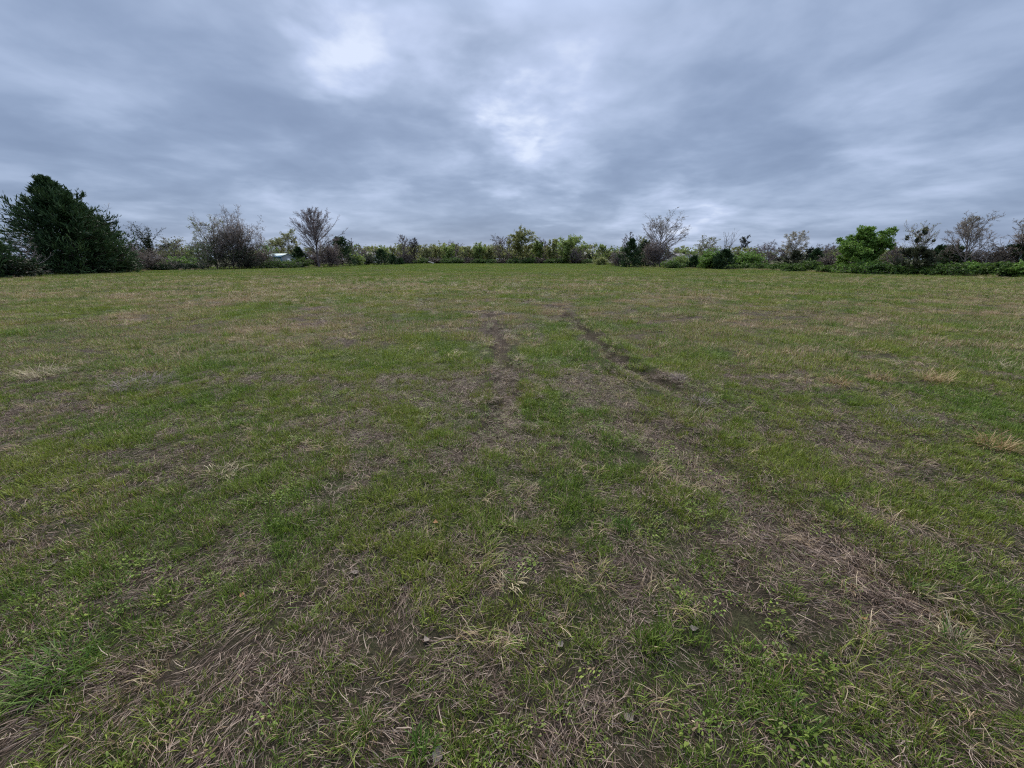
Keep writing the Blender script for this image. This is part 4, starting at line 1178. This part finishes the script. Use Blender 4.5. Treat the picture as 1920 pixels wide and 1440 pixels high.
gable_house('house', 'cream house glimpsed behind the twin cedars on the left', 'house', x, 165, math.radians(-10), 7, 6, 2.6, 4.2, M_CREAM, M_SHING, M_DOOR, windows=[(-2, 1.5, 1.4, 1.1), (2.4, 1.5, 1.4, 1.1)], group='houses behind the far trees')
x, _ = at_depth(1281, 480, 130)
gable_house('house', 'pale low house glimpsed right of the tall airy bare tree', 'house', x, 130, math.radians(12), 7, 6, 2.2, 3.3, M_BEIGE, M_SHING, M_DOOR, windows=[(-2.5, 1.5, 1.4, 1.1), (2.4, 1.5, 1.4, 1.1)], group='houses behind the right-hand trees')
x, _ = at_depth(343, 482, 140)
gable_house('house', 'tiny pale house glimpsed between ivy tree and wide tree', 'house', x, 140, math.radians(-20), 7, 6, 2.6, 4.1, M_CREAM, M_SHING, M_DOOR, windows=[(-1.8, 1.5, 1.2, 1.0)], group='houses behind the left-hand trees')

# bleached log lying at the far edge
x, y = ground(809, 494.5)
y = min(y, 144); x, _ = at_depth(809, 492, y)
rng = np.random.default_rng(5)
lp, ld = march(rng, np.array([[-1.1, 0, .75]]), unit(np.array([[1, .1, -.28]])), np.array([2.0]), 8, .06, 0)
lp[..., 2] = np.maximum(lp[..., 2], .16)
V1, F1 = tubes(lp, np.linspace(.11, .19, 9)[None], 8)
p_, d_, t_, r_, pa_ = children(rng, lp, ld, np.full((1, 9), .1), 5, .05, .8, 1.0, .2)
sp, sd_ = march(rng, p_, d_, np.full(5, .7), 3, .15, .05)
sp[..., 2] = np.maximum(sp[..., 2], .05)
V2, F2 = tubes(sp, np.linspace(.06, .02, 4)[None].repeat(5, 0), 5)
t = Thing('fallen_log', 'small white bleached log lying at the left of the far edge', 'log', (x, y, zg(x, y)))
M_BLEACH = flat_mat('bleached_wood', (.50, .47, .42), .8, .1)
t.part('stem', mesh_np('stem', V1, [F1], [M_BLEACH], smooth=True)); t.part('branch_stubs', mesh_np('branch_stubs', V2, [F2], [M_BLEACH]))

# ------------------------------------------------------------------ single tufts, leaves and stalks that stand out in the field
def solo_mat(name, stops, trans=.25):
    m, n, out = new_mat(name)
    n.put(out.inputs[0], leafy(n, n.ramp(attr(n, 'v'), stops), .55, .22, trans))
    return m


S_ORANGE = solo_mat('orange_straw', [(0, (.12, .075, .035)), (.5, (.32, .21, .10)), (1, (.55, .41, .22))])
S_PALE = solo_mat('pale_straw', [(0, (.12, .10, .05)), (.5, (.29, .24, .13)), (1, (.54, .46, .30))])
S_GREEN = solo_mat('lush_green', [(0, (.035, .072, .012)), (.5, (.080, .150, .022)), (.9, (.15, .24, .045)), (1, (.36, .30, .17))], .32)
S_MAUVE = solo_mat('mauve_straw', [(0, (.05, .038, .033)), (.5, (.13, .10, .088)), (1, (.26, .21, .18))], .1)


def tuft(label, px, py, r, L, n_, mat, name='grass_tuft', curl=1.2, up=.35, W=(.0025, .005), cat='grass tuft', second=None):
    SEED[0] += 1
    rng = np.random.default_rng(SEED[0])
    X, Y = ground(px, py)
    t = Thing(name, label, cat, (X, Y, zg(X, Y) + .03))
    def mk(nm, n2, mt, curl_, up_, L_):
        b = disc(rng, n2, r); az = np.where(rng.uniform(size=n2) < .5, rng.normal(rng.uniform(0, 6.28), .9, n2), np.arctan2(b[:, 0], b[:, 1]) + rng.normal(0, .9, n2))
        ph0 = np.abs(rng.normal(up_, .22, n2)); ph1 = ph0 + np.abs(rng.normal(curl_, .45, n2))
        V, F, bl = ribbons(rng, b, az, rng.uniform(L_ * .45, L_, n2), rng.uniform(*W, n2), ph0, ph1, 4, .1)
        t.part(nm, mesh_np(nm, V, F, [mt], {'v': rng.uniform(0, 1, n2)[bl]}))
    mk('blades', n_, mat, curl, up, L)
    if second: mk('green_blades', second, S_GREEN, .6, .25, L * .75)
    return t


tuft('lush bright green grass tuft at the lower left', 105, 1262, .12, .12, 380, S_GREEN, curl=.9, up=.4)
tuft('small pale yellow grass tuft in the middle foreground', 960, 1098, .035, .13, 34, S_PALE, curl=.8, up=.5, W=(.003, .006), second=14)
tuft('pale yellow-green grass tuft on the brown straw at lower right', 1722, 1108, .045, .13, 40, S_PALE, curl=.8, up=.45, second=50)
tuft('pale grass tuft above the right-hand lower corner, with long thin blades', 1790, 1200, .05, .15, 60, S_PALE, curl=.8, up=.5, second=60)
tuft('bright orange-tan grass tuft near the right border', 1862, 838, .13, .24, 210, S_ORANGE, curl=1.1, up=.5)
tuft('spiky orange-tan grass tuft, furthest right of the row of tufts', 1752, 716, .14, .30, 170, S_ORANGE, curl=.9, up=.45)
tuft('small dense orange tuft left of the spiky orange-tan one', 1650, 712, .12, .20, 170, S_ORANGE, curl=1.2, up=.5)
tuft('tan tuft with one tall stalk in the row of orange tufts', 1570, 722, .12, .26, 130, S_ORANGE, curl=1.0, up=.45)
tuft('single thin tan seed stalk left of the orange tufts', 1511, 722, .02, .34, 9, S_ORANGE, curl=.12, up=.05, name='seed_stalk', cat='grass stalk')
tuft('broad tan grass tuft near the left border of the middle field', 82, 704, .22, .30, 320, S_PALE, curl=1.3, up=.6)
tuft('flattened tan grass tuft at the right border of the middle field', 1885, 690, .20, .26, 150, S_PALE, curl=1.3, up=.6)
tuft('dark mauve dead grass hump left of the green strip', 262, 722, .30, .28, 520, S_MAUVE, curl=1.4, up=.7)
tuft('dark mauve dead grass hump right of the ruts', 1672, 785, .20, .22, 420, S_MAUVE, curl=1.4, up=.7)
tuft('brown overhanging dead grass on the lip of the right rut', 1272, 716, .07, .15, 110, S_MAUVE, curl=1.3, up=.6)
tuft('ragged brown grass on the outer bank of the right rut', 1312, 758, .10, .18, 220, S_MAUVE, curl=1.2, up=.5)
tuft('yellowish grass tuft just below the end of the right rut', 1302, 786, .09, .18, 110, S_PALE, curl=1.0, up=.5, second=70)
tuft('dense dark green grass tuft right of the bare soil spot', 1168, 992, .06, .09, 150, S_GREEN, curl=.5, up=.2)
tuft('curly pale grass tuft at the left of the middle foreground', 420, 888, .10, .16, 130, S_PALE, curl=1.3, up=.6)
tuft('dark green tuft at the bottom edge left of the middle', 790, 1405, .04, .09, 90, S_GREEN, curl=.5, up=.2)
tuft('fresh green grass tuft at the bottom edge right of the middle', 1480, 1345, .08, .09, 150, S_GREEN, curl=.6, up=.25)

# dead leaves
M_LEAFP = flat_mat('dead_leaf_pale', (.17, .14, .115), .8, .25, 40)
M_LEAFO = flat_mat('dead_leaf_orange', (.24, .12, .055), .8, .3, 40)


def dead_leaf_mesh(seed, mat, L=.04):
    rng = np.random.default_rng(seed)
    ts = np.linspace(0, 1, 7); wd = np.sin(np.pi * ts ** .8) * L * .33 * rng.uniform(.8, 1.2, 7); wd[0] = wd[-1] = .001
    x_ = (ts - .5) * L; cu = rng.uniform(.1, .45)
    V = []
    for a, b in zip(x_, wd):
        for s_ in (-1, -.5, 0, .5, 1):
            V.append([a, s_ * b, cu * abs(s_ * b) + .35 * a * a / L * 2 + rng.uniform(-.001, .001) + .004])
    F = np.array([[r_ * 5 + c_, r_ * 5 + c_ + 1, (r_ + 1) * 5 + c_ + 1, (r_ + 1) * 5 + c_] for r_ in range(6) for c_ in range(4)])
    return mesh_np('dead_leaf', np.array(V), [F], [mat], smooth=True)


LPALE = [dead_leaf_mesh(1 + q_, M_LEAFP) for q_ in range(3)]
LORA = [dead_leaf_mesh(11 + q_, M_LEAFO) for q_ in range(2)]
for q_, (px, py, kind, sc_, lab) in enumerate([
        (1862, 1205, 0, 1.0, 'pale dead leaf near the right border of the foreground'),
        (817, 982, 1, 1.1, 'orange dead leaf left of the bare soil spot'),
        (665, 1075, 0, .9, 'pale dead leaf left of the small pale yellow tuft'),
        (140, 925, 1, 1.5, 'orange-brown dead leaf at the left, far from the others'),
        (1180, 1345, 0, 1.1, 'pale dead leaf low in the middle foreground'),
        (800, 1205, 0, .9, 'pale dead leaf above the dark green bottom tuft'),
        (1050, 1212, 0, .8, 'small pale dead leaf in the middle of the foreground grass'),
        (455, 1118, 1, .9, 'orange dead leaf right of the lush green tuft'),
        (100, 1062, 0, 1.3, 'pale dead leaf above the lush green tuft'),
        (1622, 1155, 1, .8, 'small orange dead leaf on the brown straw at lower right'),
        (820, 1420, 0, 1.2, 'pale dead leaf at the bottom edge beside the dark green tuft'),
        (1300, 1180, 0, .9, 'pale dead leaf just left of the reddish soil scrape')]):
    X, Y = ground(px, py)
    o = link('dead_leaf', (LPALE if kind == 0 else LORA)[q_ % 2], None, (X, Y, zg(X, Y) + .036), q_ * 1.7)
    o.scale = (sc_,) * 3; o.rotation_euler = (.2 * math.sin(q_ * 3), .25 * math.cos(q_ * 5), q_ * 1.7)
    tag(o, lab, 'leaf', 'dead leaves on the grass')
